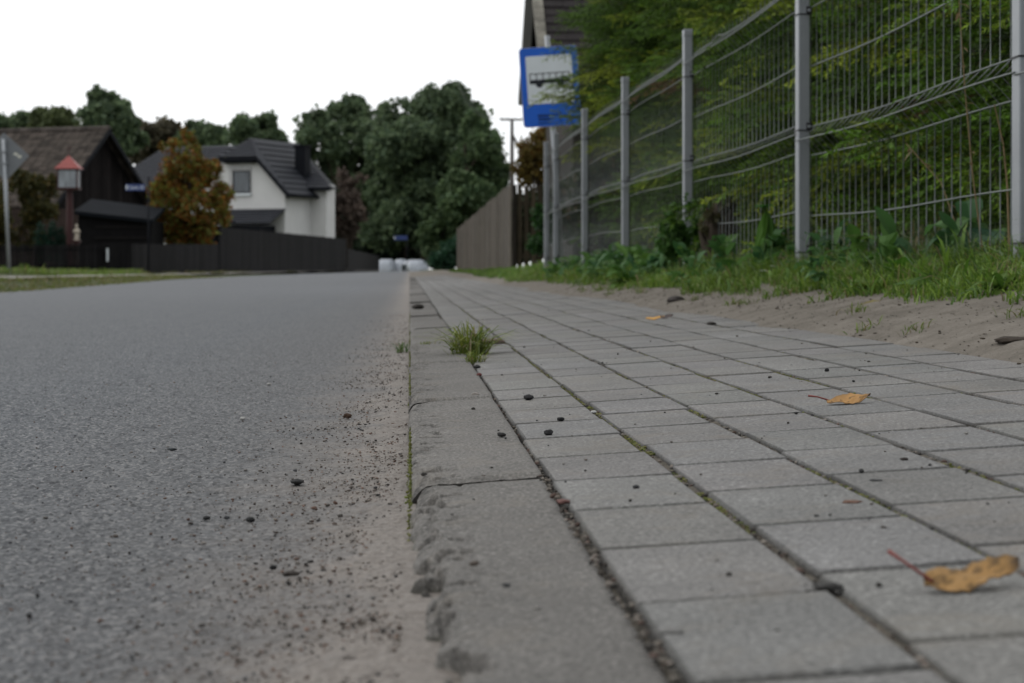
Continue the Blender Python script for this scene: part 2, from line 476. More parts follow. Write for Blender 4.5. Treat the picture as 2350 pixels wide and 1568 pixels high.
# kerb: metre stones with rounded, weathered and chipped road edge
def kerb():
    Vs = []; Fs = []; Cs = []; n = 0
    edges = [-2.4, -1.37, -.351] + [.67 + 1.021 * k for k in range(62)]
    for s in range(-2, len(edges) - 3):
        ya, yb = edges[s + 2] + .0012, edges[s + 3] - .0012
        near = .6 < yb < 5.5
        ys = np.linspace(ya, yb, (900 if s in (1, 2) else 420) if near else 14)
        dz = [0, -.0045, .0, .0022, .0042, .0050, .0064][s] if 0 <= s < 7 else rng.normal(0, .003)
        tilt = [0, .0012, -.0004, -.0004, -.0004][s] if 0 <= s < 5 else rng.normal(0, .0015)
        # rounding radius and chips along the road edge
        nz = (fbm(ys * 14, ys * 0 + s, 21, 4) - .5) + .9 * sstep(.66, .70, fbm(ys * 9, ys * 0 + s, 28, 3))
        r = .0070 + .0042 * nz + .004 * (fbm(ys * 3, ys * 0 + 7, 22) - .5)
        cut = np.zeros_like(ys)
        if s == 1:      # nearest stone: edge broken away
            r = r + .009 * sstep(1.64, 1.60, ys) * (.45 + .75 * sstep(.44, .52, fbm(ys * 12, ys * 0, 23, 3)) + .5 * (fbm(ys * 70, ys * 0, 26, 3) - .5))
            cut = cut + .012 * sstep(1.215, 1.195, ys) * (.75 + .55 * sstep(.46, .52, fbm(ys * 24, ys * 0, 24, 3)) + .5 * (fbm(ys * 80, ys * 0, 27, 3) - .5))
            cut = cut + .006 * np.exp(-((ys - 1.27) / .025) ** 2)
        for yc, wd, am in ((1.655, .030, .026), (1.715, .030, .020), (2.685, .020, .022), (2.62, .05, .006), (2.755, .035, .018), (3.715, .03, .022), (3.79, .04, .016), (4.72, .05, .018), (4.80, .04, .014), (5.8, .05, .02), (6.85, .06, .02)):
            r = r + am * np.exp(-((ys - yc) / wd) ** 2) * (.8 + .6 * (fbm(ys * 60, ys * 0, 25) - .5))
        r = np.clip(r, .003, .042)
        prof = []
        m = 26 if near else 8
        ang = np.linspace(0, math.pi / 2, m)
        xs = [cut, cut]; zs = [np.full_like(ys, -.07), -r - .002]
        depth = 1.0
        for a in ang:
            xs.append(cut + r * (1 - math.cos(a))); zs.append(-r * (1 - math.sin(a)))
        top = (.02 + .93 * np.linspace(0, 1, 40) ** 1.7) if near else np.linspace(.05, .95, 3)
        for q in top:
            xs.append(cut + r + (KW - .0015 - cut - r) * q); zs.append(np.zeros_like(ys))
        xs += [np.full_like(ys, KW - .0015), np.full_like(ys, KW)]; zs += [np.zeros_like(ys), np.full_like(ys, -.004)]
        xs.append(np.full_like(ys, KW)); zs.append(np.full_like(ys, -.05))
        Xg = np.array(xs); Zg = np.array(zs); Yg = np.tile(ys, (len(xs), 1))
        if near:
            th = sstep(-.05, -.01, Zg)
            sc = (.0050 * (fbm(Xg * 190 + s, Yg * 160, 31, 4) - .5) + .0035 * (fbm(Zg * 140 + Xg * 60, Yg * 45, 33, 4) - .5)) * sstep(.035, .006, Xg)
            # dark crumbled pits along the broken arris
            pit = np.maximum(0, fbm(Yg * 38 + s * 3, Xg * 70, 35, 3) - (.57 if s == 1 else .64)) * .11 * sstep(.045, .02, Xg) * sstep(-.04, -.012, Zg)
            endr = .004 * (np.exp(-((Yg - ya) / .006) ** 2) + np.exp(-((Yg - yb) / .006) ** 2))
            Zg = Zg + sc * .6 * th - pit - endr * (Zg > -.03) + .0007 * (vnoise(Xg / .004, Yg / .004, 37) - .5) + .003 * (fbm(Xg * 12, Yg * 6, 38) - .5) * (Zg > -.02)
            Xg = Xg + sc * .8 * (Zg < -.002) + pit * .35
        if s == 1:      # a strip of the arris has broken off along a crooked crack
            xb = .0165 + .016 * (fbm(Yg * 17, Yg * 0, 44, 4) - .5) + .010 * (fbm(Yg * 75, Yg * 0, 45, 3) - .5)
            on = sstep(1.645, 1.63, Yg) * (.35 + .65 * sstep(.40, .46, fbm(Yg * 9, Yg * 0, 46, 2)))
            Zg = Zg - .0055 * sstep(xb + .0012, xb - .0004, Xg) * on * sstep(-.05, -.012, Zg)
            hole = np.exp(-((Yg - 1.262) / .020) ** 2) + .8 * np.exp(-((Yg - 1.18) / .016) ** 2) + .7 * np.exp(-((Yg - 1.635) / .014) ** 2)
            Zg = Zg - .010 * hole * sstep(.026, .010, Xg) * sstep(-.05, -.012, Zg) * (.6 + .8 * fbm(Xg * 160, Yg * 120, 47, 3))
        Zg = Zg + .055 * np.clip(Xg, 0, .2) + dz + tilt * (Yg - (ya + yb) / 2) * 2 + base_z(Yg)
        ny, nx = len(ys), len(xs)
        Vv = np.stack([Xg.T.ravel(), Yg.T.ravel(), Zg.T.ravel()], 1)
        i = (np.arange(ny - 1)[:, None] * nx + np.arange(nx - 1)[None]).ravel()
        f = np.stack([i + nx, i + nx + 1, i + 1, i], 1)
        Vs.append(Vv); Fs.append(f + n)
        t = rng.uniform(.9, 1.08)
        c = np.ones((len(Vv), 3)) * t
        dirt = sstep(.62, .74, fbm(Vv[:, 1] * 30, Vv[:, 0] * 55 + s, 41, 3)) * sstep(.026, .008, Vv[:, 0]) * .35; c = c * (1 - dirt)[:, None]
        moss = .6 * (sstep(-.014, -.022, Vv[:, 2]) * sstep(.5, .62, fbm(Vv[:, 1] * 8, Vv[:, 2] * 40, 40)))[:, None]
        c = c * (1 - moss) + np.array([.55, .62, .25]) * moss
        Cs.append(c)
        n += len(Vv)
        # closed ends
        for e, rev in ((0, 0), (ny - 1, 1)):
            k = np.arange(nx) + e * nx + (n - len(Vv))
            ends.setdefault(nx, []).append(k if rev else k[::-1])
    return np.concatenate(Vs), np.concatenate(Fs), np.concatenate(Cs)
ends = {}
V, F, C = kerb()
kb = mesh_np('kerb', V, [F] + [np.array(e) for e in ends.values()], M_KERB, col=C, smooth=True)
tag(kb, kind='structure')

# sandy strip between the pavers and the grass
def sand_z(X, Y):
    e = .775 + .07 * (fbm(Y * 1.3, X * 0 + 3, 51) - .5) * 2 - .03 * sstep(6, 12, Y)
    z = zg(np.minimum(X, .8), Y) + .2 * np.where(X > .8, X - .8, 0) * (1 - .75 * sstep(16, 32, Y))
    z = z - .012 + .016 * sstep(-.10, .10, X - e) + .003 * np.clip((X - e) / .1, 0, 1)
    return z + .0035 * (fbm(X * 30, Y * 24, 52) - .5) * sstep(.7, .85, X) + .003 * (vnoise(X / .012, Y / .012, 53) - .5)
V, F = grid(np.arange(.66, 1.4, .008), np.concatenate([np.arange(-2.6, 2.2, .05), np.arange(2.2, 10, .012), np.arange(10, 40, .1)]), sand_z)
tag(mesh_np('sand', V, F, M_SAND, smooth=True), kind='structure')
# bank under the fence and the trees
V, F = grid(np.concatenate([np.arange(1.1, 1.8, .05), [2, 2.5, 3, 4, 6, 9, 14]]), np.concatenate([np.arange(-6, 1, .4), np.arange(1, 20, .15), np.arange(20, 40, .5)]),
            lambda X, Y: zg(X, Y) - .012 + .03 * (fbm(X * 5, Y * 4, 55) - .5))
M_LITTER = mat_soil('leaf litter soil', [(.02, .022, .01), (.05, .045, .025), (.09, .075, .045)], 12, 90)
tag(mesh_np('soil', V, F, M_LITTER, smooth=True), kind='structure')
# footway across the road
def lp(u, Y): return left_edge(Y) - 1.25 - 1.25 * u
ys = np.arange(14, 150, 1.0)
U, Y = np.meshgrid(np.linspace(0, 1, 6), ys)
X = lp(U, Y)
V = np.stack([X.ravel(), Y.ravel(), (zg(np.full_like(Y, -6.7), np.maximum(Y, 51)) + .006 * (1 + np.sin(Y * .7)) + .006).ravel()], 1)
i = (np.arange(len(ys) - 1)[:, None] * 6 + np.arange(5)[None]).ravel()
tag(mesh_np('pavement', V, np.stack([i + 1, i, i + 6, i + 7], 1), M_PAVE2, smooth=True), kind='structure')

# ------------------------------------------------------------------ mesh fence on the right
FA, FB = 1.39, -.012
def fence_x(Y): return FA + FB * Y
POST_Y = []
for px in (2333 + 18, 1842, 1578, 1435, 1342, 1276, 1254):
    t = math.tan(math.atan((px - 1175) / FPX) + YAW)
    POST_Y.append(FA / (t - FB))
POST_Y = [POST_Y[0] - 2.45] + POST_Y
STEP = [0, 0, 0, .045, .06, .07, .05, .04]     # ground level steps of each bay
fr = empty('wire_fence', (fence_x(POST_Y[1]), POST_Y[1], .15), 'low galvanised wire mesh fence on square steel posts along the grass verge', 'fence')
fr.rotation_euler = (0, 0, 0)
LOC = Vector(fr.location)
def rel(p): return tuple(Vector(p) - LOC)

def post(i):
    Y = POST_Y[i]; X = fence_x(Y); zt = 1.235 + STEP[i] * .7; zb = float(zg(X, Y)) - .1
    m = MB(); m.box(rel((X - .02, Y - .03, zb)), rel((X + .02, Y + .03, zt)))
    po = m.build('post', M_GALV, fr, bevel=.004)
    c = MB(); c.box(rel((X - .0215, Y - .0315, zt - .028)), rel((X + .0215, Y + .0315, zt + .006)))
    c.build('cap', M_GALV, po, bevel=.004)
    for zc in (1.03 + STEP[i] * .8, .645 + STEP[i] * .8, .24 + STEP[i] * .8):
        k = MB()
        k.box(rel((X - .0225, Y - .0325, zc - .014)), rel((X + .0225, Y + .0325, zc - .010)))
        k.box(rel((X + .006, Y - .041, zc - .013)), rel((X + .0235, Y - .0325, zc + .013)))
        k.build('clamp', M_BLACKP, po)
        b = MB(); b.tube([rel((X + .013, Y - .046, zc)), rel((X + .013, Y - .041, zc))], .006, 6)
        b.build('bolt', M_GALV, po)
    return po

def panel(i):
    Y0, Y1 = POST_Y[i], POST_Y[i + 1]
    if Y1 - Y0 < 1.5: n = 13
    else: n = 30
    dz0, dz1 = STEP[i], STEP[i + 1]
    m = MB()
    # profile of an upright wire: two folds leaning towards the road
    prof = [(.03, 0), (.145, 0), (.345, 0), (.545, 0), (.595, -.045), (.640, 0), (.84, 0), (1.035, 0), (1.085, -.045), (1.130, 0), (1.165, 0)]
    sag = rng.normal(0, .004, 40)
    def at(t, z, o):
        Y = Y0 + (Y1 - Y0) * t
        dz = dz0 * .9 + (dz1 * .9 - dz0 * .9) * .5
        bow = .018 * math.sin(math.pi * t) + .005 * math.sin(9 * t + i)
        return rel((fence_x(Y) + .026 + o - bow * 0, Y, z + dz + .006 * math.sin(math.pi * t * 2 + i)))
    zz = STEP[i]
    for k in range(n):
        t = .008 + .984 * k / (n - 1) + rng.normal(0, .0006)
        m.tube([at(t, z, o + rng.normal(0, .0006)) for z, o in prof], .0017, 6, False)
    for z, o in prof[1:10]:
        dent = []
        for q in range(25):
            t = q / 24
            d = .02 * math.exp(-((t - .72) / .035) ** 2) if (i == 2 and z == 1.130) else 0
            dent.append(at(t, z + d * .6, o - .0035 - d * .4))
        m.tube(dent, .0021, 6, False)
    return m.build('mesh_panel', M_WIRE, fr, smooth=True)

for i in range(8): post(i)
for i in range(7): panel(i)

# ------------------------------------------------------------------ spruces behind the fence
def needle_branch(seed, L=1.0):
    """A flat spruce branch of unit length: axis, side twigs and needles, as points and triangles."""
    r = np.random.default_rng(seed)
    segs = [((0, 0, 0), (L, 0, -.10 * L), .011)]
    n = 12
    for k in range(n):
        t = .10 + .86 * k / n
        for sd_ in (-1, 1):
            ln = (.36 * (1 - t) ** .7 + .07) * r.uniform(.75, 1.2)
            an = sd_ * R(r.uniform(42, 62)); b = np.array([t, 0, -.10 * t * t])
            e = b + ln * np.array([math.cos(an), math.sin(an), r.uniform(-.60, .02)])
            segs.append((tuple(b), tuple(e), .004))
            if ln > .17:
                for q in range(int(ln / .055)):
                    u = .25 + .7 * q / max(1, int(ln / .055)); s2 = 1 if q % 2 else -1
                    bb = b + (e - b) * u; a2 = an + s2 * R(45); l2 = ln * (1 - u) * .55 + .03
                    segs.append((tuple(bb), tuple(bb + l2 * np.array([math.cos(a2), math.sin(a2), r.uniform(-.7, .0)])), .003))
    Vs = []; Cs = []
    tot = 0
    for b, e, rad in segs:
        b = np.array(b); e = np.array(e); d = e - b; ln = np.linalg.norm(d); d = d / ln
        s1 = np.cross(d, [0, 0, 1]); s1 /= np.linalg.norm(s1); s2 = np.cross(d, s1)
        m = max(6, int(ln / .0046))
        u = (np.arange(m) + r.uniform(0, 1, m)) / m
        ph = r.uniform(0, 2 * math.pi, m)
        rad_dir = s1[None] * np.cos(ph)[:, None] * 1.0 + s2[None] * np.sin(ph)[:, None] * .75
        nd_ = rad_dir * .8 + d[None] * .75
        nd_ /= np.linalg.norm(nd_, axis=1)[:, None]
        base = b[None] + d[None] * (u * ln)[:, None]
        nl = r.uniform(.015, .024, m)[:, None]
        side = np.cross(nd_, r.normal(0, 1, (m, 3))); side /= np.linalg.norm(side, axis=1)[:, None]
        hw = .0028
        tri = np.stack([base - side * hw, base + side * hw, base + nd_ * nl], 1)
        Vs.append(tri.reshape(-1, 3))
        tip = (u * ln / max(ln, .08))
        far = np.linalg.norm(base, axis=1)
        c = np.stack([tip * .9 + .1 * r.uniform(0, 1, m)] * 1, 1)
        c = np.repeat(c, 3, 0)
        Cs.append(c)
        # stem of the twig as a thin three sided prism, drawn as triangles
        q1 = b + s1 * rad * .5; q2 = b - s1 * rad * .5
        Vs.append(np.array([q1, q2, e])); Cs.append(np.full((3, 1), -1.0))
    V = np.concatenate(Vs); C = np.concatenate(Cs)
    return V, C[:, 0]

BR = [needle_branch(100 + k) for k in range(3)]

def spruce_crown(seed, H=4.3, RB=1.15, nbr=330, z0=.1):
    r = np.random.default_rng(seed)
    Vs = []; Cs = []
    for k in range(nbr):
        z = z0 + (H - z0 - .05) * (k / nbr) ** 1.05
        ln = (RB * (1 - (z / (H * 1.02)) ** 1.7) + .10) * r.uniform(.70, 1.08)
        az = k * 2.39996 + r.uniform(-.3, .3)
        pit = R(r.uniform(-24, 12)) + .25 * (z / H)
        V, t = BR[r.integers(0, 3)]
        hyp = np.linalg.norm(V, axis=1)
        V = V * np.array([ln, ln * r.uniform(.8, 1.1), ln])
        rl = r.uniform(-.35, .35)
        cr, sr = math.cos(rl), math.sin(rl)
        V = np.stack([V[:, 0], V[:, 1] * cr - V[:, 2] * sr, V[:, 1] * sr + V[:, 2] * cr], 1)
        cp, sp = math.cos(pit), math.sin(pit)
        V = np.stack([V[:, 0] * cp - V[:, 2] * sp, V[:, 1], V[:, 0] * sp + V[:, 2] * cp], 1)
        ca, sa = math.cos(az), math.sin(az)
        V = np.stack([V[:, 0] * ca - V[:, 1] * sa, V[:, 0] * sa + V[:, 1] * ca, V[:, 2] + z], 1)
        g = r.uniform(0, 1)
        dark = np.array([.009, .021, .005]); mid = np.array([.110, .220, .018]); yel = np.array([.36, .38, .030])  # dark twig bases put the shade of the hedge gaps into the colour
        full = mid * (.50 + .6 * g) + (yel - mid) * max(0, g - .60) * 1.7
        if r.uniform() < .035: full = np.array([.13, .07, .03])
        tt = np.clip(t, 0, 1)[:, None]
        outer = (.55 + .9 * np.clip(hyp - .25, 0, .75) / .75)[:, None]      # paler new shoots at the branch ends; inner shade painted into the needles
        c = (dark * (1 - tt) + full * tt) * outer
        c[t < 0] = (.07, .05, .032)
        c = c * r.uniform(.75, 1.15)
        Vs.append(V); Cs.append(c)
    return np.concatenate(Vs), np.concatenate(Cs)

CROWNS = []
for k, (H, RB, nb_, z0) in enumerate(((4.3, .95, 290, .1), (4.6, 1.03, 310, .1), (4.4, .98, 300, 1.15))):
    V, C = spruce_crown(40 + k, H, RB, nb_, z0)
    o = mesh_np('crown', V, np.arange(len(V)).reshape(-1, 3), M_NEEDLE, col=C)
    m = MB(); m.tube([(0, 0, -.2), (.01, 0, H * .4), (0, .01, H * .96)], [.055, .038, .006], 8)
    tk = m.build('trunk', M_BARK, None, True)
    CROWNS.append((o.data, tk.data)); bpy.data.objects.remove(o); bpy.data.objects.remove(tk)

SPR = [  # X, Y, turn, size, crown, label
    (2.32, 4.90, 0.0, 0.98, 0, 'bushy green spruce behind the near mesh bay at the right edge'),
    (2.36, 5.76, 1.4, 1.05, 1, 'bushy green spruce behind the near mesh bay at the right edge'),
    (2.40, 6.62, 2.7, 1.03, 0, 'green spruce with yellow green tips filling the widest near mesh bay'),
    (2.34, 7.48, 4.1, 1.00, 1, 'green spruce with yellow green tips filling the widest near mesh bay'),
    (2.38, 8.34, 5.5, 0.98, 0, 'green spruce with yellow green tips filling the widest near mesh bay'),
    (2.32, 9.20, 0.6, 1.05, 1, 'green spruce behind the second mesh bay, left of the thick post'),
    (2.36, 10.06, 1.9, 1.03, 0, 'green spruce behind the second mesh bay, left of the thick post'),
    (2.40, 10.92, 3.3, 1.00, 1, 'green spruce behind the second mesh bay, left of the thick post'),
    (2.34, 11.78, 4.7, 0.98, 0, 'darker spruce behind the third mesh bay'),
    (2.38, 12.64, 6.1, 1.05, 1, 'darker spruce behind the third mesh bay'),
    (2.32, 13.50, 1.1, 1.03, 0, 'darker spruce behind the third mesh bay'),
    (2.36, 14.36, 2.5, 1.00, 1, 'dark spruce behind the fourth mesh bay'),
    (2.40, 15.22, 3.9, 0.98, 0, 'dark spruce behind the fourth mesh bay'),
    (2.05, 15.2, 1.6, 1.0, 2, 'spruce overhanging the top of the mesh, just right of the one at the bus sign'),
    (2.0, 16.5, 2.6, 1.02, 2, 'spruce leaning over the mesh in front of the bus stop sign'),
    (2.25, 17.7, 4.1, 1.0, 2, 'spruce behind the one that covers the bus sign, last of the front row'),
    (3.9, 6.6, .2, 1.25, 1, 'tall shaded spruce in the back row at the far right'),
    (4.0, 8.8, 1.2, 1.25, 0, 'tall shaded spruce in the back row behind the near mesh bay'),
    (4.0, 11.0, 2.2, 1.25, 1, 'tall shaded spruce in the back row behind the second mesh bay'),
    (4.0, 13.4, 3.2, 1.25, 0, 'tall shaded spruce in the back row behind the third mesh bay'),
    (3.9, 15.8, 4.2, 1.2, 1, 'tall shaded spruce at the far end of the back row'),
]
for X, Y, a, sc, k, lab in SPR:
    t = empty('spruce_tree', (X, Y, float(zg(X, Y)) - .02), lab, 'tree', a, 'spruces behind the mesh fence')
    t.scale = (sc, sc, sc)
    for nm, me, mt in (('crown', CROWNS[k][0], 0), ('trunk', CROWNS[k][1], 0)):
        link(bpy.data.objects.new(nm, me), t)

# ------------------------------------------------------------------ bus stop sign
M_BLUE = simple('blue sign paint', (.003, .105, .56), .4, .4, .06, 4)
M_WHITE = simple('white sign film', (.66, .70, .72), .4, .4, .04, 5)
M_BLACK = simple('black sign print', (.010, .012, .018), .5)
M_ALU = simple('sign edge metal', (.42, .44, .45), .4, .5, .05, metal=.3)
M_SMEAR = simple('dark blue smear', (.004, .035, .16), .5, .3, .2, 30)
def rrect(x0, z0, x1, z1, r, n=5):
    out = []
    for cx, cz, a0 in ((x1 - r, z1 - r, 0), (x0 + r, z1 - r, 90), (x0 + r, z0 + r, 180), (x1 - r, z0 + r, 270)):
        for k in range(n + 1):
            a = R(a0 + 90 * k / n); out.append((cx + r * math.cos(a), cz + r * math.sin(a)))
    return out
def plate(m, pts2, y0, th):          # outline in x,z; front at y0 (towards the viewer is -y)
    m.poly([(x, y0, z) for x, z in pts2], th, (0, 1, 0))
DS = 19.6
bp_ = P(1291, 590, DS)
zb = float(zg(bp_.x, bp_.y))
bs = empty('bus_stop_sign', (bp_.x, bp_.y, zb - .05), 'blue bus stop sign on a leaning grey pole, half hidden by spruce twigs', 'sign')
bs.rotation_euler = (0, R(-3.7), R(-4))
mpp = DS / FPX
zoff = CAM_H - bs.location.z
zt_ = zoff + (619 - 107) * mpp; zb_ = zoff + (619 - 288) * mpp
hw_ = 66 * mpp
m = MB(); m.tube([(0, .04, -.3), (0, .04, zoff + (619 - 80) * mpp)], .026, 14)
m.build('pole', M_GALV, bs, True)
m = MB(); plate(m, rrect(-hw_, zb_, hw_, zt_, .03), 0, .012)
bd = m.build('board', M_BLUE, bs)
m = MB()
o_ = rrect(-hw_ - .004, zb_ - .004, hw_ + .004, zt_ + .004, .033); 
plate(m, o_, .004, .010); m.build('rim', M_ALU, bs)
H_ = zt_ - zb_
wz1 = zt_ - H_ * .105; wz0 = zb_ + H_ * .285
m = MB(); plate(m, rrect(-hw_ * .80, wz0, hw_ * .80, wz1, .012), -.003, .003); wp = m.build('white_field', M_WHITE, bd)
m = MB()
bx0, bx1 = -hw_ * .70, hw_ * .70; bz1 = wz1 - (wz1 - wz0) * .36; bz0 = wz1 - (wz1 - wz0) * .58; bm = wz1 - (wz1 - wz0) * .495
tk = .008
plate(m, [(bx0, bz0), (bx1, bz0), (bx1, bm), (bx0, bm)], -.005, .0015)
plate(m, [(bx0, bz1 - tk), (bx1, bz1 - tk), (bx1, bz1), (bx0, bz1)], -.005, .0015)
for k in range(7):
    xx = bx0 + (bx1 - bx0 - tk) * k / 6
    plate(m, [(xx, bm), (xx + tk, bm), (xx + tk, bz1 - tk), (xx, bz1 - tk)], -.005, .0015)
for cx in (bx0 + (bx1 - bx0) * .24, bx0 + (bx1 - bx0) * .76):
    plate(m, [(cx + .036 * math.cos(a), bz0 + .036 * math.sin(a) - .0005) for a in np.linspace(-math.pi, 0, 12)], -.005, .0015)
m.build('bus_pictogram', M_BLACK, bd)
m = MB()
lz = zb_ + H_ * .285
for x0, x1, dz, hh in ((-.50, .35, .165, .012), (-.48, .08, .215, .013), (-.5, .02, .27, .007)):
    z0 = zb_ + H_ * (.285 - dz * .9)
    plate(m, [(hw_ * x0, z0 - hh), (hw_ * (x0 + .3), z0 - hh * 1.3), (hw_ * x1, z0 - hh * .3), (hw_ * x1, z0 + hh * .4), (hw_ * x0, z0 + hh)], -.002, .002)
m.build('smudged_lettering', M_SMEAR, bd)
for zc in (zt_ - .12, zb_ + .12):
    m = MB(); m.box((-.045, .014, zc - .015), (.045, .075, zc + .015)); m.build('bracket', M_GALV, bs)

# ------------------------------------------------------------------ broadleaf trees and bushes
def leaf_quads(pts, size, r, c0, c1, c2=None, p2=0.0, asp=.75):
    n = len(pts)
    a = r.normal(0, 1, (n, 3)); a /= np.linalg.norm(a, axis=1)[:, None]
    b = np.cross(a, r.normal(0, 1, (n, 3))); b /= np.linalg.norm(b, axis=1)[:, None]
    s = (size * r.uniform(.6, 1.3, n))[:, None]
    nrm = np.cross(a, b)
    V = np.stack([pts - a * s, pts + b * s * asp + nrm * s * .18, pts + a * s, pts - b * s * asp + nrm * s * .18], 1).reshape(-1, 3)
    t = r.uniform(0, 1, (n, 1))
    c = np.array(c0) * (1 - t) + np.array(c1) * t
    if c2 is not None:
        k = r.uniform(0, 1, n) < p2; c[k] = np.array(c2) * r.uniform(.8, 1.2, (k.sum(), 1))
    return V, np.arange(4 * n).reshape(-1, 4), np.repeat(c, 4, 0)

def crown_points(lobes, n, r, gap=.45, freq=1.0, shell=.55):
    """Leaf clump centres spread through a union of ball lobes; 3-D noise leaves gaps."""
    out = []
    wts = np.array([l[3] ** 2 for l in lobes]); wts = wts / wts.sum()
    seeds = r.integers(0, 9999)
    tot = 0
    while tot < n:
        k = r.choice(len(lobes), 4000, p=wts)
        L = np.array(lobes)[k]
        d = r.normal(0, 1, (4000, 3)); d /= np.linalg.norm(d, axis=1)[:, None]
        rad = L[:, 3] * (shell + (1.04 - shell) * r.uniform(0, 1, 4000) ** .6)
        p = L[:, :3] + d * rad[:, None] * np.array([1, 1, .92])
        f = freq
        q = vnoise(p[:, 0] * f + p[:, 2] * f * .37, p[:, 1] * f - p[:, 2] * f * .83, int(seeds)) * .6 + vnoise(p[:, 0] * f * 2.3 - p[:, 2] * f, p[:, 2] * f * 2.1 + p[:, 1] * f, int(seeds) + 3) * .4
        p = p[q > gap]
        out.append(p); tot += len(p)
    return np.concatenate(out)[:n]

def limbs(m, base, h, lobes, rad, r, k=7):
    b = Vector(base)
    top = b + Vector((r.normal(0, .02) * h, r.normal(0, .02) * h, h * .72))
    mid = b + Vector((r.normal(0, .01) * h, 0, h * .35))
    m.tube([b + Vector((0, 0, -.3)), mid, top], [rad, rad * .75, rad * .25], 8)
    for j in range(min(k, len(lobes))):
        l = lobes[j]; u = r.uniform(.25, .8)
        s = b.lerp(top, u); e = Vector(l[:3])
        mm = s.lerp(e, .5) + Vector((0, 0, -.06 * h * r.uniform(-.4, 1)))
        m.tube([s, mm, e], [rad * .4, rad * .26, rad * .06], 6)

def tree(name, base, H, lobes, nl, size, c0, c1, label, cat='tree', group=None, gap=.45, freq=.5, seed=1, c2=None, p2=0, trunk=.02, shell=.5, bare=0):
    """lobes are (dx, dy, z, r) around the base, metres."""
    r = np.random.default_rng(seed)
    t = empty(name, base, label, cat, 0, group)
    sub = []
    for (x, y, z, rr) in lobes:
        sub.append((x, y, z, rr * .92))
        for j in range(7):
            dv = r.normal(0, 1, 3); dv[1] *= .7; dv /= np.linalg.norm(dv)
            sub.append((x + dv[0] * rr * .78, y + dv[1] * rr * .78, z + dv[2] * rr * .78, rr * r.uniform(.28, .50)))
    pts = crown_points(sub, nl, r, gap, freq, shell)
    pts = pts + r.normal(0, size * .75, pts.shape) * (r.uniform(0, 1, (len(pts), 1)) < .6)
    V, F, C = leaf_quads(pts, size, r, c0, c1, c2, p2)
    # clumps of leaves share a shade
    sh = .62 + .76 * vnoise(pts[:, 0] / (size * 5) + 11, pts[:, 2] / (size * 5) + pts[:, 1] / (size * 7), seed + 5)
    C = C * np.repeat(sh, 4)[:, None]
    mesh_np('crown', V, F, M_LEAF, t, C)
    m = MB(); limbs(m, (0, 0, 0), H, lobes, H * trunk, r, 9)
    for j in range(bare):
        l = lobes[r.integers(0, len(lobes))]
        e = Vector((l[0], l[1], l[2])) + Vector(r.normal(0, 1, 3)).normalized() * l[3] * r.uniform(.7, 1.1)
        s = Vector((l[0] * .4, l[1] * .4, l[2] * r.uniform(.3, .8)))
        m.tube([s, s.lerp(e, .5) + Vector(r.normal(0, .05 * l[3], 3)), e], [.03, .018, .005], 4, False)
    m.build('trunk', M_BARK, t, True)
    return t

def px_lobes(px, d, bx, dy_spread, r):
    """Lobes given as (x, y, radius) read off the photo, turned into metres round the tree's base."""
    k = d / FPX; out = []
    for x, y, rad in px:
        out.append(((x - bx) * k, r.uniform(-1, 1) * dy_spread, (619 - y) * k + CAM_H, rad * k))
    return out

def base_at(x, d, z=None):
    X, Y = XY(x, d)
    return (X, Y, float(zg(X, Y)) if z is None else z)

G0, G1 = (.066, .102, .060), (.138, .190, .092)
r0 = np.random.default_rng(3)
D1 = 185
tree('alder_tree', base_at(800, D1), 15, px_lobes([(742, 330, 52), (720, 300, 40), (775, 285, 52), (815, 268, 45), (850, 320, 48), (800, 350, 48), (735, 385, 44), (690, 335, 22), (860, 395, 55), (820, 440, 40), (868, 290, 44), (880, 340, 50), (705, 365, 30), (770, 400, 40)], D1, 800, 3, r0), 24000, .23, G0, G1,
     'loose dark green tree right behind the white house roof', group='tall trees at the end of the road', gap=.46, freq=.8, seed=11)
D2 = 178
tree('alder_tree', base_at(975, D2), 17, px_lobes([(920, 275, 55), (985, 240, 45), (1035, 248, 42), (1070, 290, 50), (960, 310, 60), (1030, 330, 60), (900, 350, 62), (880, 430, 60), (980, 440, 68), (930, 510, 62), (1000, 540, 55), (1060, 430, 50), (870, 540, 50), (955, 385, 46), (935, 330, 46), (1010, 380, 50), (945, 400, 56), (1040, 480, 56), (895, 480, 56), (960, 490, 60), (990, 330, 50)], D2, 975, 4, r0), 52000, .24, G0, G1,
     'tallest dark green tree in the middle of the far group', group='tall trees at the end of the road', gap=.43, freq=.8, seed=12)
D3 = 170
tree('alder_tree', base_at(1080, D3), 14, px_lobes([(1095, 300, 40), (1118, 345, 42), (1085, 380, 55), (1128, 400, 40), (1060, 460, 60), (1110, 470, 52), (1020, 520, 50), (1080, 550, 55), (1000, 575, 32)], D3, 1080, 3, r0), 28000, .23, (.060, .102, .050), (.13, .188, .080),
     'dark green tree at the right end of the far group beside the utility pole', group='tall trees at the end of the road', gap=.40, freq=.8, seed=13)
# darker undergrowth below the group
D4 = 188
tree('hedge_bush', base_at(930, D4), 5, px_lobes([(840, 560, 45), (890, 570, 40), (950, 575, 42), (1010, 575, 38), (830, 500, 40)], D4, 930, 2, r0), 6000, .38, (.016, .030, .016), (.034, .056, .028), 'dark undergrowth beneath the tall far trees', 'bush', gap=.40, freq=.5, seed=14)
tree('green_bush', base_at(1020, 128), 2, px_lobes([(1010, 592, 18), (1035, 588, 26), (1000, 606, 16), (1055, 575, 30), (1030, 610, 18)], 128, 1020, .6, r0), 1700, .16, (.016, .048, .026), (.034, .082, .042), 'dense blue green bush beside the far end of the plank fence', 'bush', gap=.36, freq=1.2, seed=15)
